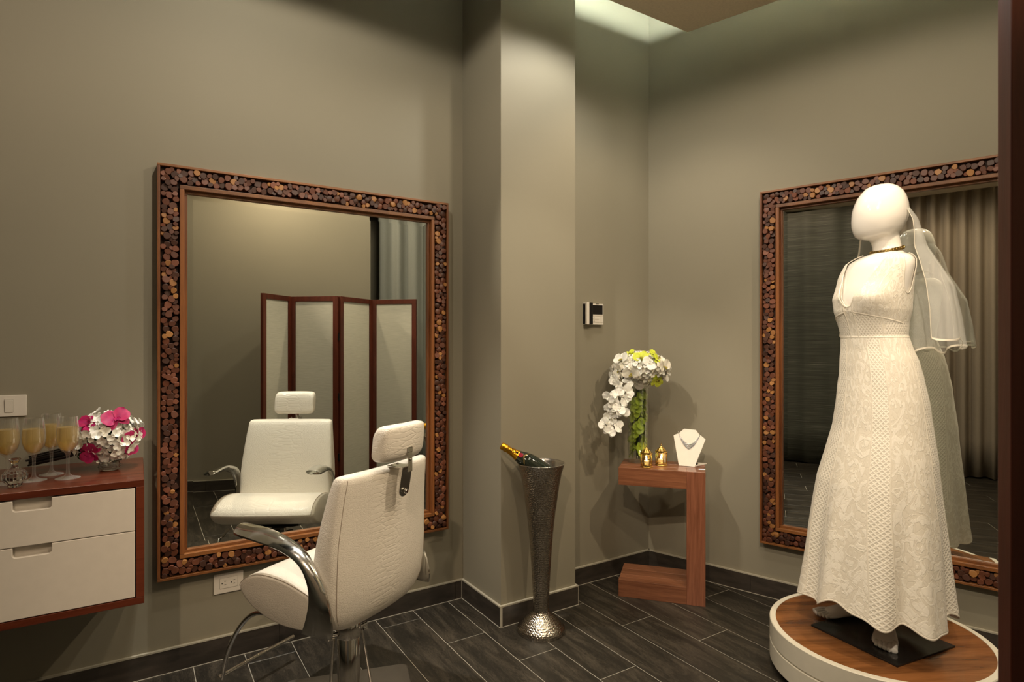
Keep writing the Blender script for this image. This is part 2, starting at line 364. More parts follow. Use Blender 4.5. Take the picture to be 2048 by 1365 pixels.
    def build(s, name, mats, parent=None, smooth=None, bevel=0, seg=2, loc=None, rot=None, subsurf=0):
        o = bpy.data.objects.new(name, s.mesh(name, mats, smooth)); col.objects.link(o)
        if parent: o.parent = parent
        if loc: o.location = loc
        if rot: o.rotation_euler = rot
        if bevel:
            md = o.modifiers.new('bevel', 'BEVEL'); md.width = bevel; md.segments = seg; md.limit_method = 'ANGLE'; md.angle_limit = R(40)
        if subsurf:
            md = o.modifiers.new('sub', 'SUBSURF'); md.levels = subsurf; md.render_levels = subsurf
        return o
def tag(o, label=None, cat=None, group=None, kind=None):
    if label: o['label'] = label
    if cat: o['category'] = cat
    if group: o['group'] = group
    if kind: o['kind'] = kind
    return o
def thing(name, label, cat, loc=(0,0,0), rz=0, group=None):
    o = bpy.data.objects.new(name, None); col.objects.link(o); o.location = loc; o.rotation_euler = (0, 0, rz)
    o.empty_display_size = .05
    return tag(o, label, cat, group)
def link_copy(me, name, parent, mat4=None):
    o = bpy.data.objects.new(name, me); col.objects.link(o); o.parent = parent
    if mat4 is not None: o.matrix_local = mat4
    return o
def copy_tree(o, parent=None):
    c = o.copy(); col.objects.link(c)
    if parent: c.parent = parent
    for ch in list(o.children): copy_tree(ch, c)
    return c
def catmull(P, n=8):
    P = [Vector(p) for p in P]; out = []
    for i in range(len(P)-1):
        a = P[max(i-1, 0)]; b_ = P[i]; c = P[i+1]; d = P[min(i+2, len(P)-1)]
        for k in range(n):
            q = k/n
            out.append(.5*((2*b_)+(c-a)*q+(2*a-5*b_+4*c-d)*q*q+(3*b_-a-3*c+d)*q**3))
    return out+[P[-1]]
def interp(tab, x):
    if x <= tab[0][0]: return tab[0][1:]
    for p, q in zip(tab, tab[1:]):
        if x <= q[0]:
            k = (x-p[0])/(q[0]-p[0]); k2 = k
            return tuple(a+(b_-a)*k2 for a, b_ in zip(p[1:], q[1:]))
    return tab[-1][1:]

# ------------------------------------------------------------------ setting
YA = 2.873; YP = 2.471; YR = 2.665                   # long wall, pillar face, recess wall
BN = Vector((.951, .309, 0)); BD = Vector((-.309, .951, 0)); CB = 3.384
def onB(s, off=0): return BN*(CB-off)+BD*s            # point on the right wall
ZT = 3.50
ZB = -.02
def wall(name, poly, z0=ZB, z1=ZT):
    return tag(MB().prism(poly, z0, z1).build(name, 'wall'), kind='structure')
wall('wall_left', [(-1.75, YA), (1.498, YA), (1.498, YA+.12), (-1.75, YA+.12)])
wall('wall_pillar', [(1.498, YP), (1.957, YP), (1.957, YA+.12), (1.498, YA+.12)])
xr = (CB-.309*YR)/.951
wall('wall_recess', [(1.957, YR), (xr, YR), (xr-.045, YR+.14), (1.957, YR+.14)])
pB0 = onB((-.309*xr)+.951*YR); pB1 = onB(-.75)
wall('wall_right', [(pB0.x, pB0.y), (pB1.x, pB1.y), (pB1.x+BN.x*.12, pB1.y+BN.y*.12), (pB0.x+BN.x*.12, pB0.y+.11)])
CD = Vector((.951, .309, 0)); C0 = Vector((1.97, -.05, 0)); CN = Vector((.309, -.951, 0))
def onC(s, off=0): return C0+CD*s+CN*off
q = [onC(-2.6), onC(0), onC(0, .14), onC(-2.6, .14)]
wall('wall_back', [(p.x, p.y) for p in q])
q = [onC(0, .14), onC(-.12, .14), onC(-.12, 1.0), onC(0, 1.0)]
wall('wall_niche', [(p.x, p.y) for p in q])
q = [onC(-.1, 1.0), onC(2.2, 1.0), onC(2.2, 1.1), onC(-.1, 1.1)]
wall('wall_niche_back', [(p.x, p.y) for p in q])
wall('wall_far', [(-1.75, -1.35), (-1.63, -1.35), (-1.63, YA+.12), (-1.75, YA+.12)])
tag(MB().prism([(-1.9, -1.8), (4.4, -1.8), (4.4, 3.2), (-1.9, 3.2)], ZT, ZT+.1).build('ceiling_upper', 'soffit'), kind='structure')
XS = 1.49
dcorn = Vector((2.567, 2.247, 0)); dend = dcorn - BD*3.2
tag(MB().prism([(-1.75, -1.75), (dend.x+.02, -1.75), (dend.x, dend.y), (2.567, 2.247), (-1.75, 2.247)], 3.10, 3.23).build('ceiling', 'ceiling', bevel=.003), kind='structure')
led = thing('cove_light', 'greenish white strip light hidden in the ceiling cove', 'light', (2.567, 2.247, 3.23))
MB().box((-.66, -.16, .016), (1.0, .014, .030)).build('strip', 'led', led)
mb = MB(); mb.T = Matrix.Rotation(math.atan2(BD.y, BD.x), 4, 'Z'); mb.box((-1.3, .16, .016), (2.2, .014, .030)).build('strip', 'led', led)
MB().box((-2.1, -.012, .012), (4.2, .022, .026)).build('lip', 'ceiling', led)
mb = MB(); mb.T = Matrix.Rotation(math.atan2(BD.y, BD.x), 4, 'Z'); mb.box((-1.6, .012, .012), (3.2, .022, .026)).build('lip', 'ceiling', led)

# floor: grout bed with plank tiles 0.2 x 0.9 m laid a third offset
fl = tag(MB().prism([(-1.75, -1.8), (4.3, -1.8), (4.3, 3.0), (-1.75, 3.0)], -.06, -.0015).build('floor', 'grout'), kind='structure')
TW, TL, G = .2004, .9, .003
tm = {}
def tile_mesh(w_, l_):
    k = (round(w_, 4), round(l_, 3))
    if k not in tm:
        h = .0008; e = .0012
        vs = []
        for z, i in ((-.0015, 0), (-h, 0), (0, e)):
            vs += [(-w_/2+i, -l_/2+i, z), (w_/2-i, -l_/2+i, z), (w_/2-i, l_/2-i, z), (-w_/2+i, l_/2-i, z)]
        fs = [(8, 9, 10, 11)]+[(a*4+j, a*4+(j+1)%4, (a+1)*4+(j+1)%4, (a+1)*4+j) for a in (0, 1) for j in range(4)]
        tm[k] = MB().add(vs, fs).mesh('tile', 'tile')
    return tm[k]
X0 = 1.0035
def room_ok(x, y):
    if Vector((x, y, 0)).dot(BN) > CB+.25: return False
    if x < -1.6: return False
    if (Vector((x, y, 0))-C0).dot(CN) > .9: return False
    if y < -1.0: return False
    return True
def y_top(xa, xb):
    if xb <= 1.50: return YA
    if xa >= 1.49 and xb <= 1.97: return YP+.02
    if xa < 1.5: return YA
    t_ = (CB - .951*xa)/.309
    return min(YR, t_) + .0
for k in range(-14, 15):
    xa = X0+k*TW; xb = xa+TW
    ys = 2.762 - .3*(k)
    yt = y_top(xa, xb)
    y_ = ys - math.floor((ys-(-1.4))/TL)*TL - TL
    while y_ < yt:
        lo, hi = y_, min(y_+TL, yt)
        if hi-lo > .03 and room_ok((xa+xb)/2, (lo+hi)/2):
            o = link_copy(tile_mesh(xb-xa-G, hi-lo-G), 'tile', fl, Matrix.Translation(((xa+xb)/2, (lo+hi)/2, 0)))
        y_ += TL

# skirting tiles
def skirting(name, a, b_, nrm, first=.9, ext=(0, 0)):
    a = Vector((*a, 0)); b_ = Vector((*b_, 0)); d = (b_-a); L = d.length; d.normalize(); n_ = Vector((*nrm, 0))
    root = thing(name, None, None); tag(root, kind='structure')
    s_ = -ext[0]; L2 = L+ext[1]; nx = first
    while s_ < L2-.001:
        e_ = min(nx, L2); c = a+d*((s_+e_)/2)+n_*.006
        MB().box((c.x, c.y, .0485), (e_-s_-.002, .011, .097), math.atan2(d.y, d.x)).build('tile', 'skirt', root)
        s_ = e_; nx += .9
    c = a+d*((L2-ext[0])/2)+n_*.0055
    MB().prism([tuple((a+d*(-ext[0])+n_*o_)[:2]) for o_ in (0, .0125)]+[tuple((a+d*L2+n_*o_)[:2]) for o_ in (.0125, 0)], .097, .104).build('caulk_line', 'caulk', root)
    MB().prism([tuple((a+d*(-ext[0])+n_*o_)[:2]) for o_ in (0, .0138)]+[tuple((a+d*(L2)+n_*o_)[:2]) for o_ in (.0138, 0)], -.001, .0022).build('floor_joint', 'grout', root)
    for q_ in (-ext[0]+.0008, L2-.0008):
        c = a+d*q_+n_*.0062; MB().box((c.x, c.y, .049), (.0022, .0118, .098), math.atan2(d.y, d.x)).build('corner_joint', 'grout', root)
skirting('baseboard_left', (-1.63, YA), (1.498, YA), (0, -1), first=.38, ext=(0, -.012))
skirting('baseboard_pillar_side', (1.498, YA), (1.498, YP), (-1, 0), ext=(0, .0125))
skirting('baseboard_pillar', (1.498, YP), (1.957, YP), (0, -1), ext=(.0, .0125))
skirting('baseboard_pillar_return', (1.957, YP), (1.957, YR), (1, 0), ext=(0, 0))
skirting('baseboard_recess', (1.957, YR), (xr, YR), (0, -1), first=1.2, ext=(-.0125, 0))
skirting('baseboard_right', (pB0.x, pB0.y), (pB1.x, pB1.y), (-BN.x, -BN.y), first=.62)
qa, qb = onC(-2.4), onC(0)
skirting('baseboard_back', (qa.x, qa.y), (qb.x, qb.y), (-CN.x, -CN.y))

# curtains
def curtain(name, label, a, b_, z0, z1, pitch, amp, mat, seed=0):
    a = Vector((*a, 0)); b_ = Vector((*b_, 0)); d = b_-a; L = d.length; d.normalize(); n_ = Vector((-d.y, d.x, 0))
    rr_ = random.Random(seed); nx = int(L/pitch*10)+1; ph = [rr_.uniform(-.6, .6) for _ in range(int(L/pitch)+4)]; am = [rr_.uniform(.7, 1.2) for _ in ph]
    rs = []
    for zi in range(9):
        z = z0+(z1-z0)*zi/8; row = []
        for i in range(nx+1):
            s_ = L*i/nx; u = s_/pitch; k = int(u)
            f_ = (1-.25*zi/8)*am[k]*amp*math.sin(2*PI*u+.5*ph[k]*math.sin(PI*(u-k)))+.006*math.sin(zi*.9+u*1.7)*(1-zi/8)
            row.append(a+d*s_+n_*f_+Vector((0, 0, z+(.006*math.sin(u*3.1) if zi == 0 else 0))))
        rs.append(row)
    o = MB().rings(rs, cap=False, closed=False).build(name, mat, smooth=180)
    md = o.modifiers.new('thick', 'SOLIDIFY'); md.thickness = .003
    return tag(o, label, 'curtain')
curtain('pleated_curtain', 'warm beige pleated curtain seen behind the dress in the right mirror', (-1.12, .66), (-.93, -.80), .015, 3.05, .125, .048, 'beige_cloth', 3)
curtain('striped_curtain', 'dark blackish green striped curtain reflected left of the mannequin in the mirror', (-1.38, 2.80), (-1.17, .55), .015, 3.08, .26, .022, 'dark_cloth', 5)
pa, pb = onC(.09, .13), onC(1.40, .13)
curtain('niche_curtain', 'grey green curtain in the recess above the folding screen in the left mirror', (pa.x, pa.y), (pb.x, pb.y), .02, 3.08, .16, .035, 'grey_cloth', 8)

# ------------------------------------------------------------------ framed mirrors with wood slices
def slice_meshes():
    out = {}
    for mk in ('slice_dark', 'slice_brown', 'slice_red', 'slice_tan'):
        for v_ in range(4):
            rr_ = random.Random(v_*17+3); n = 11
            rad = [1+rr_.uniform(-.06, .05)+.05*math.cos(2*(2*PI*j/n)+v_*1.3)+(.035*math.cos(3*(2*PI*j/n)+v_)) for j in range(n)]
            if v_ == 3: rad = [min(1.12, .86/max(abs(math.cos(2*PI*j/n+.3)), abs(math.sin(2*PI*j/n+.3)))) for j in range(n)]
            vs = []
            for h, k in ((0, .98), (.86, 1.0), (.955, .965), (1.0, .88)):
                vs += [(rad[j]*k*math.cos(2*PI*j/n), rad[j]*k*math.sin(2*PI*j/n), h) for j in range(n)]
            fs = [(a*n+j, a*n+(j+1)%n, (a+1)*n+(j+1)%n, (a+1)*n+j) for a in range(3) for j in range(n)]+[tuple(3*n+j for j in range(n))]
            out[mk, v_] = MB().add(vs, fs).mesh('wood_slice', mk, smooth=22)
    return out
SL = slice_meshes()
def framed_mirror(label, W, H, mtx, keep, seed, band=.098, depth=.05):
    "local frame: x to the right along the wall, z up, y out of the wall towards the room is -y; origin at lower left on the wall"
    root = thing('framed_mirror', label, 'mirror'); root.matrix_world = mtx
    ro, ri = .011, .017
    # rails
    def rail(x0, x1, z0, z1, mat, dd):
        MB().box(((x0+x1)/2, -dd/2, (z0+z1)/2), (x1-x0, dd, z1-z0)).build('rail', mat, root, bevel=.0015)
    b = band
    rail(0, W, 0, ro, 'frame_wood', depth); rail(0, W, H-ro, H, 'frame_wood', depth)
    rail(0, ro, ro, H-ro, 'frame_wood_v', depth); rail(W-ro, W, ro, H-ro, 'frame_wood_v', depth)
    for dd, e0, e1 in ((depth, b-ri, b), (depth-.022, b, b+.012)):
        rail(e0, W-e0, e0, e1, 'frame_wood', dd); rail(e0, W-e0, H-e1, H-e0, 'frame_wood', dd)
        rail(e0, e1, e1, H-e1, 'frame_wood_v', dd); rail(W-e1, W-e0, e1, H-e1, 'frame_wood_v', dd)
    bk = depth-.022; mbk = MB()
    mbk.box((W/2, -bk/2, b/2), (W-.004, bk, b-.01)).box((W/2, -bk/2, H-b/2), (W-.004, bk, b-.01))
    mbk.box((b/2, -bk/2, H/2), (b-.01, bk, H-2*b)).box((W-b/2, -bk/2, H/2), (b-.01, bk, H-2*b)).build('frame_backing', 'frame_back', root)
    g = MB().box((W/2, -.009, H/2), (W-2*b+.01, .010, H-2*b+.01)).build('mirror_glass', 'mirror', root)
    e = b+.012; bv = .022; y0, y1 = -.0150, -.0154
    rs = [[(e, y0, e), (W-e, y0, e), (W-e, y0, H-e), (e, y0, H-e)], [(e+bv, y1, e+bv), (W-e-bv, y1, e+bv), (W-e-bv, y1, H-e-bv), (e+bv, y1, H-e-bv)]]
    MB().rings(rs, cap=False).add(rs[1], [(0, 1, 2, 3)]).build('bevelled_glass', 'mirror', root)
    # slices: dart throwing inside the band
    rr_ = random.Random(seed); pts = []; lo, hi = ro+.002, b-ri-.002
    def ok(x, z, r_):
        d_ = min(x, W-x, z, H-z)
        return d_-r_*.92 >= lo-.003 and d_+r_*.92 <= hi+.003
    cell = {}
    def clash(x, z, r_, ov):
        cx_, cz_ = int(x/.04), int(z/.04)
        for i in (-1, 0, 1):
            for j in (-1, 0, 1):
                for px, pz, pr in cell.get((cx_+i, cz_+j), ()):
                    if (px-x)**2+(pz-z)**2 < (ov*(pr+r_))**2: return True
        return False
    for r0, r1, tries, ov in ((.0140, .0162, 1800, .84), (.0125, .0145, 6000, .80), (.0108, .0128, 10000, .76), (.0092, .0112, 14000, .70)):
        for _ in range(tries):
            side = rr_.random()*(2*W+2*H); r_ = rr_.uniform(r0, r1)
            c_ = rr_.uniform(lo+r_*.9, max(lo+r_*.9, hi-r_*.9))
            if side < W: x, z = side, c_
            elif side < 2*W: x, z = side-W, H-c_
            elif side < 2*W+H: x, z = c_, side-2*W
            else: x, z = W-c_, side-2*W-H
            if ok(x, z, r_) and not clash(x, z, r_, ov):
                cell.setdefault((int(x/.04), int(z/.04)), []).append((x, z, r_)); pts.append((x, z, r_))
    pts.sort(key=lambda p: keep(p[0], p[1]))
    rest = MB(); mats = ['slice_dark', 'slice_brown', 'slice_red', 'slice_tan']
    for i, (x, z, r_) in enumerate(pts):
        mk = rr_.choices(mats, (36, 36, 18, 14))[0]; v_ = rr_.choices((0, 1, 2, 3), (3, 3, 3, 1.0))[0]
        h = rr_.uniform(.014, .026)
        m4 = Matrix.Translation((x, -bk, z)) @ Matrix.Rotation(rr_.uniform(-.13, .13), 4, 'X') @ Matrix.Rotation(rr_.uniform(-.13, .13), 4, 'Z') @ Matrix.Rotation(PI/2, 4, 'X') @ Matrix.Rotation(rr_.uniform(0, 6.28), 4, 'Z') @ Matrix.Diagonal((r_, r_*rr_.uniform(.88, 1.0), h, 1))
        if i < 300: link_copy(SL[mk, v_], 'wood_slice', root, m4)
        else:
            me = SL[mk, v_]; rest.T = m4
            rest.add([v.co for v in me.vertices], [tuple(p.vertices) for p in me.polygons], mats.index(mk)); rest.T = Matrix()
    if rest.v: tag(rest.build('wood_slices', mats, root, smooth=40), kind='stuff')
    return root
def keepA(x, z):
    # nearest to the viewer first; the stretch of bottom rail behind the chair last
    p = Vector((.068+x, 2.82, .40+z)); d_ = (p-Vector((0, 0, CAMH))).length
    if z < .1 and x > .62: d_ += 2
    return d_
framed_mirror('large mirror in wood slice frame on the left wall, behind the white salon chair', 1.321, 1.722, Matrix.Translation((.068, YA, .401)), keepA, 11)
pm = onB(1.02); ang = math.atan2(-BD.y, -BD.x)
def keepB(x, z):
    p = onB(1.02-x, .05)+Vector((0, 0, .3+z)); d_ = (p-Vector((0, 0, CAMH))).length
    if x > 1.05: d_ += 4
    if z < .1 and .33 < x < .85: d_ += 3
    return d_
framed_mirror('tall mirror in wood slice frame on the right wall, behind the bridal mannequin', 1.40, 1.905, Matrix.Translation((pm.x, pm.y, .300)) @ Matrix.Rotation(ang, 4, 'Z'), keepB, 23)

# ------------------------------------------------------------------ wall fittings
def rrect(w_, h_, r_, n=5):
    o = []
    for cx_, cy_, a0 in ((w_/2-r_, h_/2-r_, 0), (-w_/2+r_, h_/2-r_, 90), (-w_/2+r_, -h_/2+r_, 180), (w_/2-r_, -h_/2+r_, 270)):
        for k in range(n+1):
            a = R(a0+90*k/n); o.append((cx_+r_*math.cos(a), cy_+r_*math.sin(a)))
    return o
STAND = Matrix.Rotation(PI/2, 4, 'X')      # local xy plate -> stands in xz, thickness toward -y
sw = thing('light_switch', 'wide white rocker switch plate on the wall above the champagne glasses', 'switch', (-.405, YA, 1.147))
mb = MB(); mb.T = STAND; mb.prism(rrect(.104, .079, .003), 0, .007); mb.build('plate', 'white_plastic', sw, bevel=.0015)
mb = MB(); mb.T = STAND; mb.prism(rrect(.026, .050, .001, 2), .006, .0075); mb.build('frame_gap', 'grey_plastic', sw)
for i in (-1, 0):
    pass
mb = MB(); mb.T = STAND @ Matrix.Rotation(R(2.5), 4, 'X'); mb.prism(rrect(.0235, .047, .001, 2), .006, .0098); mb.build('rocker', 'white_plastic', sw, bevel=.0006)
sk = thing('wall_outlet', 'white double socket outlet low on the wall under the left mirror', 'outlet', (.339, YA, .330))
mb = MB(); mb.T = STAND; mb.prism(rrect(.118, .086, .003), 0, .007); mb.build('plate', 'white_plastic', sk, bevel=.0015)
mb = MB(); mb.T = STAND; mb.prism(rrect(.072, .046, .001, 2), .006, .0076); mb.build('insert_gap', 'grey_plastic', sk)
mb = MB(); mb.T = STAND; mb.prism(rrect(.070, .044, .001, 2), .006, .0084); ins = mb.build('insert', 'white_plastic', sk, bevel=.0006)
for cx_ in (-.017, .019):
    for k, (dx, dz, w_, h_) in enumerate(((.003, .008, .008, .002), (.003, -.007, .008, .002), (-.009, .0, .005, .005))):
        mb = MB(); mb.T = STAND @ Matrix.Translation((cx_+dx, dz, 0)); 
        if k < 2: mb.prism(rrect(w_, h_, .0005, 2), .0080, .0087)
        else: mb.lathe([(.0026, .0080), (.0026, .0087)], 10)
        mb.build('slot', 'black_plastic', ins)
ic = thing('intercom', 'white wall intercom with dark screen and black handset strip', 'intercom', (2.236, YR, 1.552))
mb = MB(); mb.T = STAND; mb.prism(rrect(.135, .122, .003), 0, .022); mb.build('body', 'white_plastic', ic, bevel=.002)
mb = MB(); mb.T = STAND; mb.prism(rrect(.022, .126, .003), .0, .030); mb.T = Matrix.Translation((-.057, 0, .003)) @ STAND
MB().box((-.0575, -.017, .003), (.020, .034, .128)).build('handset_side', 'white_plastic', ic, bevel=.002)
MB().box((-.035, -.018, .003), (.026, .036, .127)).build('handset', 'black_plastic', ic, bevel=.003)
MB().box((.022, -.0225, .026), (.076, .003, .054)).build('screen', 'black_plastic', ic, bevel=.0008)
MB().box((.022, -.0222, -.008), (.080, .003, .003)).build('trim_line', 'bust', ic)
MB().box((.020, -.0222, .0595), (.022, .002, .0025)).build('microphone_slot', 'black_plastic', ic)
for z in (-.022, -.040):
    MB().box((.008, -.0228, z), (.048, .0025, .013)).build('button', 'white_plastic', ic, bevel=.001)
    MB().box((-.004, -.0243, z), (.008, .001, .003)).build('button_mark', 'grey_plastic', ic)
MB().box((.050, -.0228, -.031), (.020, .0025, .034)).build('button', 'white_plastic', ic, bevel=.001)

# ------------------------------------------------------------------ floating cabinet
cb = thing('wall_cabinet', 'floating reddish wood cabinet with two white drawers on the left wall', 'cabinet', (-.28, YA, .485))
CW, CDp, CH = .60, .473, .427; th = .024
MB().box((0, -CDp/2, CH-th/2), (CW, CDp, th)).build('top_panel', 'cab_wood', cb, bevel=.002)
MB().box((0, -CDp/2, th/2), (CW, CDp, th)).build('bottom_panel', 'cab_wood', cb, bevel=.002)
for s_ in (-1, 1): MB().box((s_*(CW/2-th/2), -CDp/2, CH/2), (th, CDp, CH-2*th)).build('side_panel', 'cab_wood', cb, bevel=.001)
MB().box((0, -.01, CH/2), (CW-2*th, .018, CH-2*th)).build('back_panel', 'black_plastic', cb)
def drawer(z0, z1, nh):
    w_ = CW-2*th-.006; hw = w_/2; nw = .049; r_ = .010; off = -.002
    pts = [(-hw, z0), (hw, z0), (hw, z1), (nw+off, z1)]
    for k in range(6): a = R(180+0-90*0+k*18); pts.append((nw+off-r_+r_*math.cos(R(0-k*18)), z1-nh+r_+r_*math.sin(R(0-k*18))))
    for k in range(6): pts.append((-nw+off+r_+r_*math.cos(R(270-k*18)), z1-nh+r_+r_*math.sin(R(270-k*18))))
    pts += [(-nw+off, z1), (-hw, z1)]
    mb = MB(); mb.T = Matrix.Translation((0, -CDp+.018-.001, 0)) @ STAND; mb.prism(pts, 0, .017)
    o = mb.build('drawer', 'white_lacquer', cb, bevel=.0015)
    MB().box((off, -CDp+.026, z1-nh/2+.002), (2*nw+.012, .004, nh+.012)).build('handle_recess', 'white_lacquer', o)
    MB().box((0, -CDp+.24, (z0+z1)/2-.01), (w_-.03, .40, z1-z0-.04)).build('drawer_box', 'white_lacquer', o)
drawer(th+.003, .252, .032); drawer(.2545, CH-th-.004, .034)

# champagne glasses
def glass_thing(x, y, label, h=.215, fill=.70):
    g = thing('champagne_glass', label, 'glass', (x, y, .9122), rnd.uniform(0, 6), 'champagne glasses on the cabinet')
    k = h/.215
    outer = [(.0395, 0), (.0395, .0012), (.030, .0035), (.014, .0080), (.0065, .016), (.0052, .030), (.0050, .060), (.0056, .078), (.0085, .088), (.020, .098), (.030, .113), (.0352, .132), (.0362, .150), (.0345, .175), (.0312, .200), (.0296, .215)]
    inner = [(.0288, .215), (.0303, .200), (.0336, .175), (.0353, .150), (.0343, .132), (.029, .1145), (.0185, .1005), (.006, .0945), (.0005, .094)]
    outer = [(r_*.93, z) for r_, z in outer]; inner = [(r_*.93, z) for r_, z in inner]; pr = [(.0005, 0)]+outer+inner
    MB().lathe([(r_, z*k) for r_, z in pr], 32, cap=False).build('glass', 'glass', g, smooth=60)
    zt = .178; lq = [(r_*.93, z) for r_, z in [(.0005, .0943), (.0058, .0949), (.0182, .1009), (.0286, .1149), (.0339, .1322), (.0349, .150), (.0337, .168), (.0330, zt), (.0005, zt)]]
    MB().lathe([(r_, z*k) for r_, z in lq], 32, cap=False).build('wine', 'wine', g, smooth=50)
    return g
glass_thing(-.366, 2.566, 'champagne glass at far left of the row, behind the round crystal bottle', .218)
glass_thing(-.298, 2.575, 'second champagne glass from the left, just right of the crystal bottle', .213)
glass_thing(-.259, 2.662, 'rearmost champagne glass, standing behind the two front right glasses', .217)
glass_thing(-.204, 2.560, 'champagne glass at the right end, nearest the pink bouquet', .214)
# crystal bottle
pf = thing('perfume_bottle', 'round cut crystal perfume bottle with flared stopper beside the glasses', 'bottle', (-.338, 2.497, .9122))
n = 12; rs = []
for z, r_ in ((0, .016), (.004, .020), (.008, .0195), (.014, .025), (.024, .0345), (.034, .0365), (.044, .0345), (.054, .026), (.060, .014), (.064, .009), (.070, .008)):
    rs.append([(r_*.92*(1+(.05 if j % 2 else -.02))*math.cos(2*PI*j/24), r_*.92*(1+(.05 if j % 2 else -.02))*math.sin(2*PI*j/24), z) for j in range(24)])
MB().rings(rs).build('flask', 'crystal', pf)
MB().lathe([(.0065, .0701), (.007, .074), (.011, .080), (.0165, .090), (.0155, .092), (.004, .087)], 10).build('stopper', 'crystal', pf)

# ------------------------------------------------------------------ petals and blooms
def petal_grid(mb, L, W_, cup, curl, T, nx=6, ny=8, mi=0, tip=.6):
    vs = []
    for i in range(ny+1):
        t_ = (i/ny)**.85 if i < ny else 1; wd = W_*math.sqrt(max(.02, 1-((t_-.54)/.52)**2))
        wd = max(wd, W_*.16)
        for j in range(nx+1):
            s_ = (j/nx-.5)*2
            vs.append(T @ Vector((s_*wd/2, t_*L, cup*(s_*s_)*W_*.5+curl*math.sin(t_*PI*.9)*L*.3+.03*L*math.sin(5*s_+7*t_))))
    fs = [(i*(nx+1)+j, i*(nx+1)+j+1, (i+1)*(nx+1)+j+1, (i+1)*(nx+1)+j) for i in range(ny) for j in range(nx)]
    mb.add(vs, fs, mi)
def orchid_mesh(name, mat, size=.05, lip='lip_yellow', seed=0):
    rr_ = random.Random(seed); mb = MB()
    for a, L, W_ in ((90, .9, .62), (212, .9, .58), (328, .9, .58)):
        petal_grid(mb, L*size, W_*size, .12, .25, Matrix.Rotation(R(a-90+rr_.uniform(-6, 6)), 4, 'Z') @ Matrix.Rotation(R(-8), 4, 'X'))
    for a in (20, 160):
        petal_grid(mb, .98*size, 1.12*size, .10, .22, Matrix.Translation((0, 0, .05*size)) @ Matrix.Rotation(R(a-90+rr_.uniform(-5, 5)), 4, 'Z') @ Matrix.Rotation(R(12), 4, 'X'))
    for a in (230, 270, 310):
        petal_grid(mb, .40*size, .22*size, .5, .8, Matrix.Translation((0, 0, .10*size)) @ Matrix.Rotation(R(a-90), 4, 'Z') @ Matrix.Rotation(R(35), 4, 'X'), 2, 3, 1)
    mb.ball((0, .02*size, .14*size), (.08*size, .09*size, .12*size), 8, 5, 1)
    return mb.mesh(name, [mat, lip], smooth=180)
def floret(mb, c, nrm, s_, rr_, mi=0):
    z = Vector(nrm).normalized(); q_ = z.to_track_quat('Z', 'Y').to_matrix().to_4x4()
    T = Matrix.Translation(c) @ q_ @ Matrix.Rotation(rr_.uniform(0, 6.28), 4, 'Z') @ Matrix.Rotation(rr_.uniform(-.35, .35), 4, 'X')
    for k in range(4):
        petal_grid(mb, s_, s_*1.0, .25, .35, T @ Matrix.Rotation(k*PI/2+rr_.uniform(-.15, .15), 4, 'Z') @ Matrix.Rotation(R(14+rr_.uniform(-8, 20)), 4, 'X'), 3, 5, mi)
def aim(c, nrm, roll=0, s_=1):
    return Matrix.Translation(c) @ Vector(nrm).normalized().to_track_quat('Z', 'Y').to_matrix().to_4x4() @ Matrix.Rotation(roll, 4, 'Z') @ Matrix.Scale(s_, 4)
# bouquet lying on the cabinet
bq = thing('bridal_bouquet', 'white hydrangea bouquet with magenta orchids lying on the cabinet', 'bouquet', (-.09, 2.675, .9125))
rr_ = random.Random(4); mb = MB(); bc = Vector((0, 0, .118)); br = .082
for i in range(210):
    z = 1-2*(i+.5)/210; a = i*2.39996; d_ = Vector((math.sqrt(1-z*z)*math.cos(a), math.sqrt(1-z*z)*math.sin(a), z))
    rad = br*(1+.16*math.sin(3*a+1)*math.sin(4*z))*rr_.uniform(.92, 1.1)
    p = bc+Vector((d_.x*rad*1.08, d_.y*rad, d_.z*rad*1.0))
    if p.z < .016: continue
    floret(mb, p, d_+Vector((rr_.uniform(-.3, .3), rr_.uniform(-.3, .3), rr_.uniform(-.3, .3))), rr_.uniform(.015, .022), rr_, 0 if rr_.random() < .8 else 1)
tag(mb.build('hydrangea', ['petal_white', 'petal_cream'], bq, smooth=180), kind='stuff')
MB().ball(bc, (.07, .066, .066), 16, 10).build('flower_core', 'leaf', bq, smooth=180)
pink = orchid_mesh('orchid_bloom', 'petal_pink', .05, 'petal_pink', 2)
# towards camera direction from the bouquet
tc_ = Vector((.09, -2.675, .35)).normalized(); rt_ = Vector((tc_.y, -tc_.x, 0)).normalized()*-1; up_ = Vector((0, 0, 1))
for a_, b_, c_, s_, ro in ((-.02, .062, .065, 1.0, .4), (.058, .052, .035, .8, 2.5), (.052, -.05, .055, .85, 1.2), (-.062, -.025, .052, .95, 2.0), (-.085, -.005, .02, .8, .3)):
    p = bc+rt_*a_*-1+up_*b_+tc_*c_
    link_copy(pink, 'orchid_bloom', bq, aim(p, (p-bc)+tc_*.05, ro, s_))
pe = Vector((-.235, .118, .032)); ps = Vector((-.035, .02, .085))
for k in range(13):
    a = k*2.4; r_ = .004*math.sqrt(k)
    o1 = Vector((0, r_*math.cos(a), r_*math.sin(a))); e_ = pe+o1*1.3+Vector((rr_.uniform(-.02, .01), 0, 0))
    MB().tube([ps+o1*.7, (ps+e_)/2+o1*.9, e_], .0038, 6).build('stem', 'stem', bq, smooth=60)
for p, d_ in (((-.06, .0, .18), (-.5, -.4, .8)), ((-.055, -.05, .045), (-.5, -.8, -.2)), ((-.075, -.0, .06), (-.8, -.5, -.2))):
    mb = MB(); petal_grid(mb, .045, .028, .2, .3, aim(p, d_, 1.0)); mb.build('leaf', 'leaf', bq, smooth=180)
vt = thing('votive_glass', 'small round ribbed glass holder under the bouquet', 'holder', (-.088, 2.645, .9122))
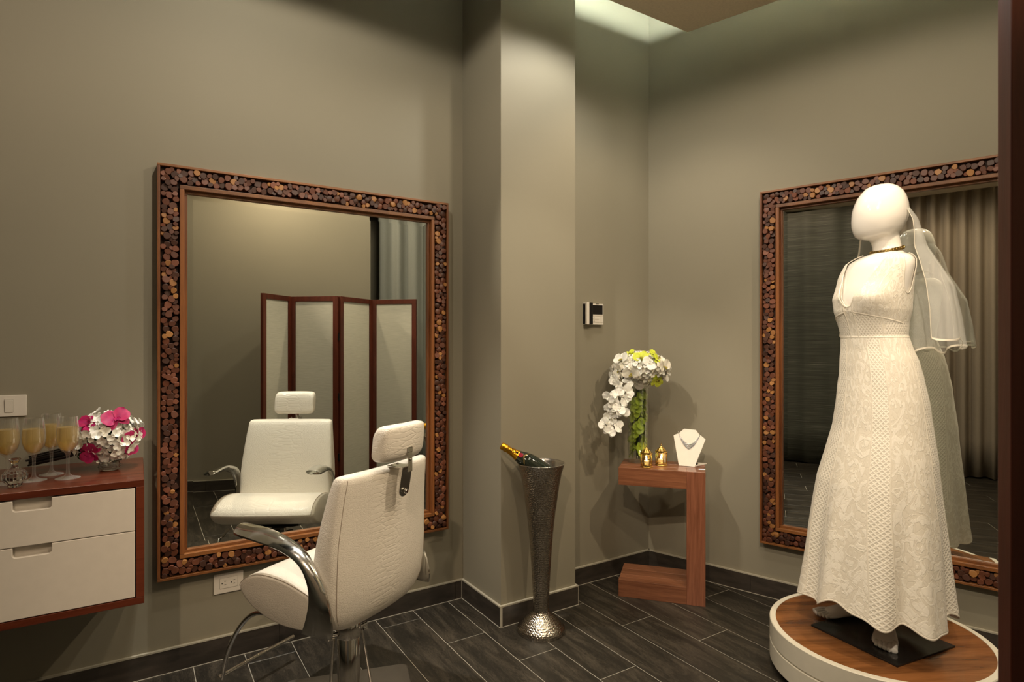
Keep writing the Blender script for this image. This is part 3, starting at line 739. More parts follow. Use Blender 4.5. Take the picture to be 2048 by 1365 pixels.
MB().lathe([(.0005, 0), (.027, 0), (.033, .006), (.0345, .014), (.033, .024), (.031, .030), (.0295, .030), (.031, .022), (.0315, .014), (.029, .007), (.0005, .005)], 28, cap=False).build('cup', 'crystal', vt, smooth=60)
for z, r_ in ((.008, .0338), (.014, .0350), (.020, .0342)):
    MB().tube([(r_*math.cos(2*PI*k/28), r_*math.sin(2*PI*k/28), z) for k in range(28)], .0014, 6, closed=True).build('rib', 'crystal', vt, smooth=180)

# ------------------------------------------------------------------ salon chair
ch = thing('salon_chair', 'white crocodile leather salon chair with chrome arms facing the left mirror', 'chair', (.67, 2.206, 0), R(30))
# local: x = to the chair's right, y = facing, z up ; chair's own left is -x
def superring(cx_, cy_, hw, hd, z, n=40, p=4.0, bow=0.0, tilt=0):
    o = []
    for j in range(n):
        a = 2*PI*j/n; c_, s_ = math.cos(a), math.sin(a)
        x = math.copysign(abs(c_)**(2/p), c_)*hw; y = math.copysign(abs(s_)**(2/p), s_)*hd
        o.append((cx_+x, cy_+y+bow*(x/hw)**2*abs(hw/.25)**2, z+tilt*y))
    return o
bk_tab = [(.385, .130, -.082, .030), (.392, .175, -.086, .045), (.405, .205, -.090, .056), (.43, .232, -.096, .066), (.47, .250, -.104, .073), (.54, .258, -.114, .072), (.62, .260, -.123, .066), (.70, .257, -.131, .058), (.78, .250, -.142, .050), (.86, .243, -.156, .041), (.905, .238, -.166, .036), (.923, .236, -.170, .031), (.932, .231, -.173, .023), (.936, .220, -.175, .011)]
rs = [superring(.02, cy_, hw, hd, z, 56, 5.0, .022) for z, hw, cy_, hd in bk_tab]
MB().rings(rs).build('backrest', 'leather', ch, smooth=60)
# seam piping on the rear edges of the back
for s_ in (-1, 1):
    path = [(.02+s_*(hw-.020), cy_-hd*(1-((hw-.02)/hw)**5)**.2+.022*((hw-.02)/hw)**2*(hw/.25)**2, z) for z, hw, cy_, hd in bk_tab[3:12]]
    MB().tube(catmull(path, 4), .0012, 6).build('seam', 'seam_thread', ch, smooth=180)
# seat: lens section lofted across
prof = [(.314, .502), (.302, .519), (.274, .539), (.224, .556), (.160, .563), (.065, .557), (-.03, .535), (-.055, .52), (-.062, .47), (-.055, .425), (-.03, .410), (.065, .405), (.165, .418), (.243, .443), (.288, .470), (.309, .490)]
pp = catmull([(0, y, z) for y, z in prof+prof[:1]], 4)[:-1]
rs = []
for x, k in ((-.258, .90), (-.256, .95), (-.248, .985), (-.235, 1.0), (-.12, 1.0), (0, 1.0), (.12, 1.0), (.235, 1.0), (.252, .985), (.265, .95), (.268, .90)):
    fr = 1-.06*abs(x/.26)**4
    rs.append([(x+.01, (p.y-.05)*k*(fr if p.y > .1 else 1)+.05, (p.z-.48)*k+.48) for p in pp])
MB().rings(rs).build('seat', 'leather', ch, smooth=50)
for r_ in (rs[2], rs[-3]):
    top = [Vector(p) for p in r_[:29]]
    sx_ = .003 if r_ is rs[-3] else -.003
    MB().tube([p+Vector((sx_, 0, .0008)) for p in top], .0012, 6).build('seam', 'seam_thread', ch, smooth=180)
# arms: bent chrome bands
OUT = [(.262, .713), (.235, .703), (.150, .695), (.045, .682), (-.035, .648), (-.076, .590), (-.083, .53), (-.068, .47), (-.046, .418)]
INN = [(.275, .722), (.235, .722), (.145, .722), (.045, .706), (-.042, .672), (-.108, .608), (-.152, .530), (-.172, .455), (-.168, .418)]
def arm(s_):
    o_ = catmull([(0, y, z) for y, z in OUT], 6); i_ = catmull([(0, y, z) for y, z in INN], 6); rs = []
    L_ = len(o_)
    for k in range(L_):
        q_ = k/(L_-1); xo = .296-.020*q_; xi = .226+.040*min(1, q_*1.3)**1.5
        if k < 4: # rounded tip
            sh = (1-k/4)**2*.012; xo -= sh; xi += sh*.6
        fw_ = .018*max(0, 1-q_*2); a = Vector((s_*xo+.008, o_[k].y+fw_, o_[k].z)); b2 = Vector((s_*xi+.008, i_[k].y+fw_, i_[k].z))
        t_ = (o_[min(k+1, L_-1)]+i_[min(k+1, L_-1)]-o_[max(k-1, 0)]-i_[max(k-1, 0)]).normalized()
        wv = (b2-a).normalized(); nrm = t_.cross(wv).normalized()*(.0105-.003*q_)
        m_ = (a+b2)/2
        rs.append([a+nrm*.45, a*.75+b2*.25+nrm, m_+nrm*1.15, a*.25+b2*.75+nrm, b2+nrm*.45, b2-nrm*.45, a*.25+b2*.75-nrm, m_-nrm, a*.75+b2*.25-nrm, a-nrm*.45])
    MB().rings(rs).build('armrest', 'arm', ch, smooth=70)
arm(-1); arm(1)
# headrest, bracket
rs = []
for x, k in ((-.114, .62), (-.111, .80), (-.103, .93), (-.090, .98), (-.05, 1), (0, 1), (.05, 1), (.090, .98), (.103, .93), (.111, .80), (.114, .62)):
    bw = .020*(x/.12)**2
    rs.append([(x+.022, -.236+bw+.034*k*math.copysign(abs(math.cos(2*PI*j/28))**.6, math.cos(2*PI*j/28))-.012*math.sin(2*PI*j/28), 1.028+.066*k*math.copysign(abs(math.sin(2*PI*j/28))**.55, math.sin(2*PI*j/28))) for j in range(28)])
hr = MB().rings(rs).build('headrest', 'leather', ch, smooth=60, rot=(R(0), 0, 0))
BX = .022
MB().box((BX, -.268, .962), (.024, .005, .082)).build('bracket_post', 'chrome', ch, bevel=.0015)
MB().box((BX, -.262, 1.000), (.030, .018, .022)).build('bracket_hook', 'chrome', ch, bevel=.004)
MB().box((BX, -.222, .9385), (.056, .070, .005)).build('bracket_top', 'chrome', ch, bevel=.002)
pts = rrect(.056, .11, .001, 2); pts = [(-.028, .055), (.028, .055), (.028, -.03)]+[(.028*math.cos(R(-k*15)), -.03+.028*math.sin(R(-k*15))) for k in range(1, 12)]+[(-.028, -.03)]
mb = MB(); mb.T = Matrix.Translation((BX, -.243, .887)) @ Matrix.Rotation(R(10), 4, 'X') @ STAND; mb.prism(pts[::-1], 0, .007)
bpl = mb.build('bracket_plate', 'chrome', ch, bevel=.002)
mb = MB(); mb.T = Matrix.Translation((BX, -.247, .850)) @ STAND; mb.lathe([(.009, 0), (.009, .006), (.006, .010)], 12); mb.build('bolt', 'chrome', bpl, smooth=40)
for dx, dy in ((-.017, -.20), (.017, -.20), (.0, -.272)):
    mb = MB(); mb.T = Matrix.Translation((BX+dx, dy if dy > -.25 else -.271, .941 if dy > -.25 else .965)) @ (Matrix() if dy > -.25 else STAND); mb.lathe([(.005, 0), (.005, .002), (.003, .0035)], 10); mb.build('bolt', 'chrome', bpl, smooth=40)
# base
MB().lathe([(.042, .018), (.042, .300), (.0405, .302), (.0405, .302)], 32).build('hydraulic_column', 'chrome', ch, smooth=40)
MB().lathe([(.0445, .285), (.0455, .290), (.0455, .335), (.044, .338)], 32).build('collar', 'chrome', ch, smooth=40)
MB().lathe([(.039, .338), (.039, .372), (.045, .378), (.045, .402)], 28).build('pump_head', 'black_metal', ch, smooth=40)
MB().box((.0, .02, .400), (.30, .22, .020)).build('seat_support', 'black_metal', ch, bevel=.004)
MB().box((.0, .235, .382), (.20, .07, .052)).build('footrest_mount', 'black_metal', ch, bevel=.004)
bp = MB().prism(rrect(.486, .486, .03), 0, .020); bp.build('base_plate', 'plate_metal', ch, bevel=.004, rot=(0, 0, R(164-210)))
for s_ in (-1, 1):
    d_ = Vector((math.cos(R(-16 if s_ > 0 else 150)), math.sin(R(-16 if s_ > 0 else 150)), 0))
    p0 = d_*.056+Vector((0, 0, .288)); p1 = d_*(.075 if s_ < 0 else .105)+Vector((0, 0, .02))
    lv = MB().tube([p0, (p0+p1)/2, p1], .0055, 8).build('pedal_rod', 'chrome', ch, smooth=60)
    MB().tube([d_*.044+Vector((0, 0, .300)), d_*.078+Vector((0, 0, .303))], .008, 10).build('rod_clamp', 'chrome', lv, smooth=60)
    MB().tube([d_*.062+Vector((0, 0, .288)), d_*.078+Vector((0, 0, .289))], .007, 10).build('rod_clamp', 'chrome', lv, smooth=60)
# footrest
for x in (-.190,):
    MB().tube(catmull([(x, .20, .40), (x, .275, .385), (x, .340, .340), (x, .400, .262), (x, .440, .180), (x, .462, .095)], 6), .0085, 10).build('footrest_tube', 'chrome', ch, smooth=60)
MB().tube([(-.205, .463, .106), (-.02, .466, .106), (.155, .463, .106)], .0085, 10).build('footrest_bar', 'chrome', ch, smooth=60)

# ------------------------------------------------------------------ champagne stand and bottle
st = thing('champagne_stand', 'tall hammered metal champagne stand with flared rim beside the pillar', 'stand', (1.64, 2.333, 0))
prof = [(.1145, .0), (.1160, .010), (.1135, .022), (.107, .030), (.103, .034), (.096, .044), (.080, .060), (.060, .076), (.044, .090), (.0385, .104), (.0378, .12), (.0395, .18), (.045, .28), (.0515, .38), (.0595, .48), (.070, .575), (.0745, .60), (.0755, .604), (.0755, .610), (.077, .62), (.088, .70), (.100, .76), (.1115, .798), (.1155, .806)]
MB().lathe([(.0005, .0)]+catmull([(r_, 0, z) for r_, z in prof], 1) and [(.0005, 0)]+prof, 64, cap=False).build('body', 'hammered', st, smooth=60)
MB().lathe([(.1155, .806), (.1145, .809), (.1120, .806), (.108, .795), (.097, .757), (.085, .70), (.074, .62), (.066, .55), (.0005, .545)], 64, cap=False).build('liner', 'steel_in', st, smooth=60)
MB().tube([(.1140*math.cos(2*PI*k/64), .1140*math.sin(2*PI*k/64), .807) for k in range(64)], .0022, 8, closed=True).build('rim', 'chrome', st, smooth=180)
# bottle leaning in the stand
tipd = Vector((-.845, .534, 0)).normalized()       # image-left direction
axis = (tipd*.80+Vector((0, 0, .50))).normalized()
bt = thing('champagne_bottle', 'dark champagne bottle with gold foil neck leaning in the metal stand', 'bottle', (0, 0, 0))
tip = Vector((1.64, 2.333, .0))+tipd*.192+Vector((0, 0, .892))
BL = .315; base = tip-axis*BL
zq = axis; xq = Vector((0, 0, 1))-axis*axis.z; xq.normalize(); yq = zq.cross(xq)
bt.matrix_world = Matrix(((xq.x, yq.x, zq.x, base.x), (xq.y, yq.y, zq.y, base.y), (xq.z, yq.z, zq.z, base.z), (0, 0, 0, 1)))
MB().lathe([(.0005, .01), (.03, .0), (.0425, .004), (.044, .02), (.044, .150), (.042, .170), (.036, .192), (.0285, .214), (.0225, .232), (.019, .245), (.017, .26)], 40, cap=False).build('glass_body', 'bottle', bt, smooth=50)
MB().lathe([(.0268, .2215), (.0236, .232), (.0200, .246), (.0176, .262), (.0166, .275), (.0172, .280), (.0182, .284), (.0182, .292), (.0172, .297), (.0180, .304), (.0172, .311), (.012, .315), (.0005, .315)], 40, cap=False).build('foil', 'gold_foil', bt, smooth=50)
MB().tube([(.0189*math.cos(2*PI*k/24), .0189*math.sin(2*PI*k/24), .288+.0015*math.sin(k*2.1)) for k in range(24)], .0010, 6, closed=True).build('wire_loop', 'brass', bt, smooth=180)
def rad_at(z):
    return interp([(.0, .044), (.150, .0442), (.170, .0422), (.192, .0363), (.214, .0290), (.222, .0270), (.232, .0240), (.246, .0205), (.262, .0180), (.275, .0170), (.284, .0185), (.30, .0185)], z)[0]
# facing angle of the print: towards the viewer and up
vd = (Vector((0, 0, CAMH))-tip).normalized(); fa = math.atan2(vd.dot(yq), vd.dot(xq))*.62
def on_bottle(u, z, h=.0006, a0=None):
    r_ = rad_at(z)+h; a = (fa if a0 is None else a0)+u/rad_at(z); return Vector((r_*math.cos(a), r_*math.sin(a), z))
sealc = .2125
mb = MB(); ctr = on_bottle(-.006, sealc, .0012); ring = [on_bottle(-.006+.0115*math.cos(2*PI*k/20), sealc+.0115*math.sin(2*PI*k/20), .0010) for k in range(20)]
mb.add([ctr]+ring, [(0, 1+k, 1+(k+1) % 20) for k in range(20)]).build('seal', 'label_red', bt, smooth=180)
for sg in (-1, 1):
    for off in (0, .004):
        P_ = [on_bottle(-.006+sg*(.0+.034*k/10), sealc-.014-off-.020*(k/10)**1.2, .0006) for k in range(11)]
        MB().tube(P_, .0008, 5).build('gold_stripe', 'label_gold', bt, smooth=180)
cu = bpy.data.curves.new('lettering', 'FONT'); cu.body = 'MOËT'; cu.size = .0215; cu.align_x = 'CENTER'; cu.align_y = 'CENTER'; cu.resolution_u = 3; cu.offset = .0006
to = bpy.data.objects.new('lettering_source', cu); col.objects.link(to)
dg = bpy.context.evaluated_depsgraph_get(); dg.update()
tme = bpy.data.meshes.new_from_object(to.evaluated_get(dg)); bpy.data.objects.remove(to)
mb = MB(); vs = [on_bottle(-.001-v.co.y, .2500+v.co.x*.80, .0010) for v in tme.vertices]
mb.add(vs, [tuple(p.vertices) for p in tme.polygons]); mb.build('lettering', 'print_black', bt)

# ------------------------------------------------------------------ side table (open C of hardwood beams)
tb = thing('side_table', 'C shaped laminated hardwood side table in the corner', 'table', (2.222, 2.426, 0), math.atan2(-.345, .291))
# local x along the front, local y to the back
TWd, TD, TH, BT = .452, .262, .705, .095; ns = 6
def laminate(x0, x1, z0, z1, nm, mat, n_=ns, topgap=True):
    for k in range(n_):
        y0 = TD*k/n_; y1 = TD*(k+1)/n_; d_ = .0008 if k % 2 else 0
        MB().box(((x0+x1)/2, (y0+y1)/2, (z0+z1)/2-d_/2), (x1-x0, y1-y0-.0012, z1-z0-d_)).build(nm, mat, tb, bevel=.0012)
laminate(0, TWd-BT, TH-BT, TH, 'top_beam', 'table_wood'); laminate(0, TWd-BT, 0, .092, 'foot_beam', 'table_wood'); laminate(TWd-BT, TWd, 0, TH, 'upright_beam', 'table_wood_v')
for z in (TH-.055, .05):
    for y in (.05, .2):
        mb = MB(); mb.T = Matrix.Translation((0, y, z)) @ Matrix.Rotation(-PI/2, 4, 'Y'); mb.lathe([(.010, 0), (.010, .004), (.006, .006)], 12); mb.build('bolt_cap', 'white_plastic', tb, smooth=40)
# lanterns
def lantern(x, y, label, rz):
    l_ = thing('candle_lantern', label, 'lantern', (x, y, TH+.0005), rz, 'brass candle lanterns'); r_ = .0305; hx = lambda rr, z, n=6: [(rr*math.cos(2*PI*j/n), rr*math.sin(2*PI*j/n), z) for j in range(n)]
    MB().rings([hx(r_+.003, 0), hx(r_+.003, .004), hx(r_, .008), hx(r_, .014), hx(r_-.002, .016)]).build('base', 'brass', l_)
    for j in range(6):
        a = 2*PI*j/6; MB().tube([(r_*.97*math.cos(a), r_*.97*math.sin(a), .012), (r_*.97*math.cos(a), r_*.97*math.sin(a), .075)], .0022, 6).build('post', 'brass', l_, smooth=60)
        p0, p1 = Vector(hx(r_*.95, 0)[j]), Vector(hx(r_*.95, 0)[(j+1) % 6]); n_ = 8
        arch = [p0.lerp(p1, k/n_)+Vector((0, 0, .066+.007*math.sin(PI*k/n_))) for k in range(n_+1)]
        MB().tube(arch, .0012, 5).build('arch', 'brass', l_, smooth=60)
        for q_ in (.25, .5, .75):
            pass
        for zf in (.016, .021):
            MB().tube([p0.lerp(p1, k/6)+Vector((0, 0, zf)) for k in range(7)], .0010, 5).build('fretwork', 'brass', l_, smooth=60)
        mb = MB(); mb.add([p0.lerp(p1, .06)*.98+Vector((0, 0, .016)), p1.lerp(p0, .06)*.98+Vector((0, 0, .016)), p1.lerp(p0, .06)*.98+Vector((0, 0, .072)), p0.lerp(p1, .06)*.98+Vector((0, 0, .072))], [(0, 1, 2, 3)])
        o = mb.build('pane', 'pane_glass', l_); md = o.modifiers.new('t', 'SOLIDIFY'); md.thickness = .0008
    MB().rings([hx(r_+.003, .074), hx(r_+.003, .079), hx(r_-.004, .082), hx(.019, .091), hx(.0115, .099), hx(.007, .105), hx(.004, .108)]).build('roof', 'brass', l_)
    for k in range(3):
        for j in range(6):
            rr2, zz = ((.0255, .085), (.0180, .093), (.0108, .101))[k]; a = 2*PI*(j+.5)/6
            MB().ball((rr2*math.cos(a), rr2*math.sin(a), zz), .0026-.0004*k, 8, 5).build('roof_bead', 'brass', l_, smooth=180)
    MB().ball((0, 0, .112), .0042, 10, 6).build('finial', 'brass', l_, smooth=180)
    MB().tube([(.0050*math.cos(2*PI*k/14), 0, .120+.0050*math.sin(2*PI*k/14)) for k in range(14)], .0009, 6, closed=True).build('ring', 'brass', l_, smooth=180)
    cd = MB().lathe([(.0165, .015), (.0165, .034), (.0155, .035), (.0005, .034)], 20).build('tealight', 'candle', l_, smooth=40)
    MB().lathe([(.0005, .036), (.0042, .041), (.0048, .046), (.0030, .053), (.0005, .061)], 12, cap=False).build('flame', 'flame', cd, smooth=180)
    li = bpy.data.lights.new('candle_glow', 'POINT'); li.energy = .09; li.color = (1, .72, .40); li.shadow_soft_size = .006
    lo_ = bpy.data.objects.new('candle_glow', li); col.objects.link(lo_); lo_.parent = cd; lo_.location = (0, 0, .050)
lantern(2.352, 2.345, 'brass hexagonal candle lantern on the table, next to the glass vase', .3)
lantern(2.455, 2.335, 'brass hexagonal candle lantern on the table, next to the necklace bust', .1)
# vase of flowers
vs_ = thing('flower_vase', 'tall glass vase of green and white orchids with a hydrangea dome', 'vase', (2.412, 2.472, TH+.0005))
MB().lathe([(.0005, 0), (.050, 0), (.053, .006), (.055, .06), (.058, .22), (.060, .43), (.0580, .43), (.056, .22), (.053, .06), (.050, .014), (.0005, .012)], 40, cap=False).build('vase_glass', 'vase_glass', vs_, smooth=50)
green = [orchid_mesh('orchid_bloom', 'petal_green', .047, 'petal_green', s_) for s_ in (1, 2)]
lime = orchid_mesh('orchid_bloom', 'petal_lime', .046, 'lip_yellow', 5)
white = [orchid_mesh('orchid_bloom', 'petal_white', .048, 'petal_white', 11), orchid_mesh('orchid_bloom', 'petal_white', .050, 'lip_yellow', 12), orchid_mesh('orchid_bloom', 'petal_cream', .050, 'lip_yellow', 13)]
rr_ = random.Random(21)
tcv = Vector((-2.412, -2.472, 0)).normalized(); rtv = Vector((-tcv.y, tcv.x, 0))     # towards the viewer, image right
for k in range(44):
    z = .045+.345*k/43; a = k*2.2+rr_.uniform(-.4, .4); r_ = .030+.006*rr_.random()
    d_ = Vector((math.cos(a), math.sin(a), 0)); 
    if d_.dot(tcv) < -.5: r_ = .024
    link_copy(green[k % 2], 'orchid_bloom', vs_, aim(d_*r_*.95+Vector((0, 0, z)), d_*1.0+Vector((0, 0, .25)), rr_.uniform(0, 6), .78))
MB().tube(catmull([(0, 0, .02), (.008, .004, .2), (-.004, 0, .40), (0, 0, .50)], 5), .010, 8).build('stem', 'leaf', vs_, smooth=60)
dc = Vector((0, 0, .535))+rtv*.012
mb = MB()
for i in range(330):
    z = 1-2*(i+.5)/330; a = i*2.39996; s1 = math.sqrt(1-z*z); d_ = Vector((s1*math.cos(a), s1*math.sin(a), z))
    p = dc+Vector((d_.x*.150, d_.y*.150, d_.z*(.092 if z > 0 else .085)))*rr_.uniform(.92, 1.05)
    floret(mb, p, d_+Vector((rr_.uniform(-.3, .3), rr_.uniform(-.3, .3), rr_.uniform(-.3, .3))), rr_.uniform(.013, .021), rr_, 0 if rr_.random() < .65 else 1)
tag(mb.build('hydrangea', ['petal_white', 'petal_cream'], vs_, smooth=180), kind='stuff')
MB().ball(dc, (.135, .135, .075), 20, 12).build('flower_core', 'petal_cream', vs_, smooth=180)
def dome(u, v_, me, s_=1.0, ro=0, out=.0):
    "u image right, v up in units of the dome radii, on the viewer's side"
    h = math.sqrt(max(0, 1-min(.98, u*u+v_*v_))); d_ = rtv*u+tcv*h+Vector((0, 0, v_))
    p = dc+(rtv*u+tcv*h)*.158+Vector((0, 0, v_*.098))+d_*out
    link_copy(me, 'orchid_bloom', vs_, aim(p, rtv*u*.9+tcv*max(h, .45)+Vector((0, 0, v_*.8)), ro, s_))
for u, v_, me, s_, ro in ((-.62, .50, white[1], 1.05, .3), (.02, .62, lime, 1.0, .2), (.46, .78, lime, .8, 1.2), (.60, .58, lime, .8, 2.2), (.30, .35, white[0], .9, 2.2), (.78, .12, white[2], 1.05, .2), (.93, -.25, white[0], .95, 1.5), (.55, -.62, lime, 1.0, 2.8), (-.30, -.25, white[2], 1.0, .1), (-.72, -.10, white[2], .95, 1.4), (-.92, -.30, white[0], .95, .9), (-.55, -.72, white[0], 1.0, .4), (-.12, -.78, white[0], 1.0, 2.6), (-.35, .85, lime, .7, .7)):
    dome(u, v_, me, s_, ro)
# trailing spray to the left
sp_ = catmull([dc+rtv*-.09+tcv*.09+Vector((0, 0, -.05)), dc+rtv*-.12+tcv*.13+Vector((0, 0, -.14)), dc+rtv*-.135+tcv*.13+Vector((0, 0, -.24)), dc+rtv*-.165+tcv*.12+Vector((0, 0, -.345))], 6)
MB().tube(sp_, .0025, 6).build('spray_stem', 'leaf', vs_, smooth=60)
offs = [(-.045, .02, .1), (.03, .0, .12), (-.02, -.01, .22), (.045, .005, .3), (.0, .01, .36), (-.045, .0, .40), (.05, -.005, .48), (-.012, .015, .52), (.015, .0, .64), (-.035, .0, .66), (.04, .0, .72), (-.04, .0, .85), (.0, .01, .86), (.045, -.005, .93), (.0, 0, 1.0), (-.02, .02, .76)]
for k, (u, v_, q_) in enumerate(offs):
    p = sp_[min(len(sp_)-1, int(q_*(len(sp_)-1)))]+rtv*u+tcv*(.012+.012*(k % 3))
    link_copy(white[0], 'orchid_bloom', vs_, aim(p, tcv+rtv*(u*9)+Vector((0, 0, rr_.uniform(-.3, .4))), rr_.uniform(-1.2, 1.2), rr_.uniform(.72, .9)))
# necklace bust
bu = thing('jewellery_bust', 'white leatherette necklace bust standing on the side table', 'bust', (2.56, 2.235, TH+.0005), R(214+90))
k = 1.0
# local x right (image), y away from viewer
face = [(-.052, 0), (.034, 0), (.086, .150), (.050, .176), (.033, .198), (-.032, .201), (-.060, .175), (-.088, .163)]
lean = .30
mb = MB(); n = len(face)
fr_ = [(x, z*lean, z*.98) for x, z in face]; bkp = [(x*.97, z*lean+.012, z*.975+.001) for x, z in face]
mb.rings([fr_, bkp]).build('display_front', 'bust', bu, bevel=.002)
MB().prism([(-.05, .002), (.033, .002), (.088, .105), (.01, .118)], 0, .005).build('base_flap', 'bust', bu, bevel=.0015)
MB().add([(-.0, .02, .004), (.03, .02, .004), (.045, .06, .004), (.02, .07, .004), (.02, .045, .09)], [(0, 1, 4), (1, 2, 4), (2, 3, 4), (3, 0, 4), (0, 3, 2, 1)]).build('support', 'plinth', bu)
nk = thing('silver_necklace', 'ornate silver bib necklace on the white bust', 'necklace', (2.56, 2.235, TH+.0005), R(214+90))
def onbust(x, z, h=.002): return Vector((x, z*lean-h, z*.98+h*.3))
def necl(t_):     # t -1..1 : inner curve
    x = .058*t_; return x-.001, .122+.055*abs(t_)**2.2
N_ = 34
for row in range(4):
    P_ = []
    for i in range(N_+1):
        t_ = -1+2*i/N_; x, z = necl(t_); wd = (.030*(1-abs(t_))**.8+.001)*row/3
        P_.append(onbust(x, z-wd))
    MB().tube(P_, .0012 if row in (0, 3) else .0007, 5).build('chain', 'silver', nk, smooth=180)
mb = MB()
for i in range(1, N_):
    t_ = -1+2*i/N_; x, z = necl(t_); wd = .030*(1-abs(t_))**.8
    for row in range(3):
        if wd > .004: mb.ball(onbust(x+(.001 if row % 2 else -.001), z-wd*(row+.5)/3, .0025), min(.0026, wd*.16), 6, 4)
tag(mb.build('beads', 'silver', nk), kind='stuff')
for s_ in (-1, 1):
    x0_, z0_ = necl(s_); MB().tube([onbust(x0_, z0_), onbust(x0_*1.06, z0_+.006), onbust(x0_*1.08, z0_+.012)], .001, 5).build('chain', 'silver', nk)

# ------------------------------------------------------------------ round platform
pl = thing('display_platform', 'round white platform with a hardwood top under the bridal mannequin', 'platform', (2.561, 1.251, 0))
PR, PZ = .405, .20
MB().lathe([(PR-.03, 0), (PR-.03, .035)], 72).build('plinth', 'plinth', pl, smooth=30)
MB().lathe([(PR-.06, .034), (PR-.003, .034), (PR, .037), (PR, .110), (PR-.003, .113), (PR-.006, .113), (PR-.006, .117), (PR-.003, .117), (PR, .120), (PR, PZ-.003), (PR-.003, PZ), (PR-.024, PZ), (PR-.024, PZ-.02)], 96, cap=False).build('drum', 'drum', pl, smooth=30)
# boards of the top: strips cut to the disc, running away from the mirror
DR = PR-.0245; nb = 9; bang = R(-28)
for k in range(nb):
    x0_ = -DR+2*DR*k/nb; x1_ = -DR+2*DR*(k+1)/nb; g_ = .0004; pts = []
    def chord(x): return math.sqrt(max(0, DR*DR-x*x))
    xs = [x0_+g_+(x1_-x0_-2*g_)*i/6 for i in range(7)]
    pts = [(chord(x), x) for x in xs]+[(-chord(x), x) for x in xs[::-1]]
    pts = [p for i, p in enumerate(pts) if i == 0 or (Vector(p)-Vector(pts[i-1])).length > 1e-5]
    MB().prism(pts, PZ-.02, PZ-.0015).build('board', 'deck_wood', pl, rot=(0, 0, bang))

# ------------------------------------------------------------------ mannequin, dress, veil, choker
MC = Vector((2.51, 1.25, 0)); E2 = Vector((.4415, -.897, 0))
FM = Vector((math.cos(R(166)), math.sin(R(166)), 0)); LM = Vector((-FM.y, FM.x, 0))      # front, own left
ZP = PZ-.0015
mn = thing('mannequin', 'glossy white headless faced bridal mannequin on the round platform', 'mannequin', (MC.x, MC.y, ZP))
mn['label'] = 'glossy white faceless mannequin wearing the lace dress on the round platform'
W0 = Vector((MC.x, MC.y, ZP))
def body_ring(z, mid, w_, kb, n=48, grow=0.0, fshift=0.0, p=2.0):
    el, ef = E2.dot(LM), E2.dot(FM)
    a = w_/math.sqrt(el*el+ef*ef*kb*kb); b_ = a*kb
    c = E2*mid+FM*fshift-E2*(fshift*ef)
    o = []
    for j in range(n):
        t_ = 2*PI*j/n
        ct, st_ = math.cos(t_), math.sin(t_)
        o.append(c+FM*((b_+grow)*ct)+LM*((a+grow)*st_)+Vector((0, 0, z)))
    return o
HEAD = [(2.017, .039, .012, .95), (2.0145, .0385, .030, .95), (2.012, .038, .041, 1.0), (2.003, .036, .058, 1.03), (1.985, .037, .074, 1.06), (1.964, .035, .086, 1.08), (1.937, .033, .095, 1.1), (1.909, .031, .100, 1.1), (1.878, .029, .100, 1.08), (1.858, .027, .097, 1.06), (1.837, .026, .090, 1.04), (1.822, .026, .083, 1.02), (1.812, .028, .073, 1.0), (1.805, .034, .062, .98), (1.800, .043, .0535, .95), (1.790, .048, .0505, .95), (1.765, .054, .050, .95), (1.748, .057, .052, .95)]
TORSO = [(1.740, .052, .060, .85), (1.732, .046, .078, .78), (1.722, .040, .098, .70), (1.706, .030, .116, .66), (1.675, .021, .124, .66), (1.640, .013, .127, .68), (1.614, .008, .129, .72), (1.563, .0, .134, .80), (1.51, .002, .130, .82), (1.458, .005, .117, .80), (1.412, .008, .111, .76), (1.354, .016, .120, .74), (1.313, .022, .130, .74), (1.251, .029, .139, .76), (1.146, .033, .152, .78), (1.05, .033, .160, .8)]
rs = []
FACE = Vector((math.cos(R(158)), math.sin(R(158)), 0))
def jaw(p, z, mid):
    k_ = interp([(1.770, 0), (1.795, .65), (1.805, 1), (1.825, 1), (1.90, .0)], z)[0]
    d_ = p-E2*mid; d_.z = 0
    return p-Vector((0, 0, .21*k_*(d_.dot(FACE)-.02)))
for z, mid, w_, kb in HEAD+TORSO:
    rs.append([jaw(p, z, mid)-Vector((0, 0, ZP)) for p in body_ring(z, mid, w_, kb)])
MB().rings(rs).build('body', 'mannequin', mn, smooth=180)
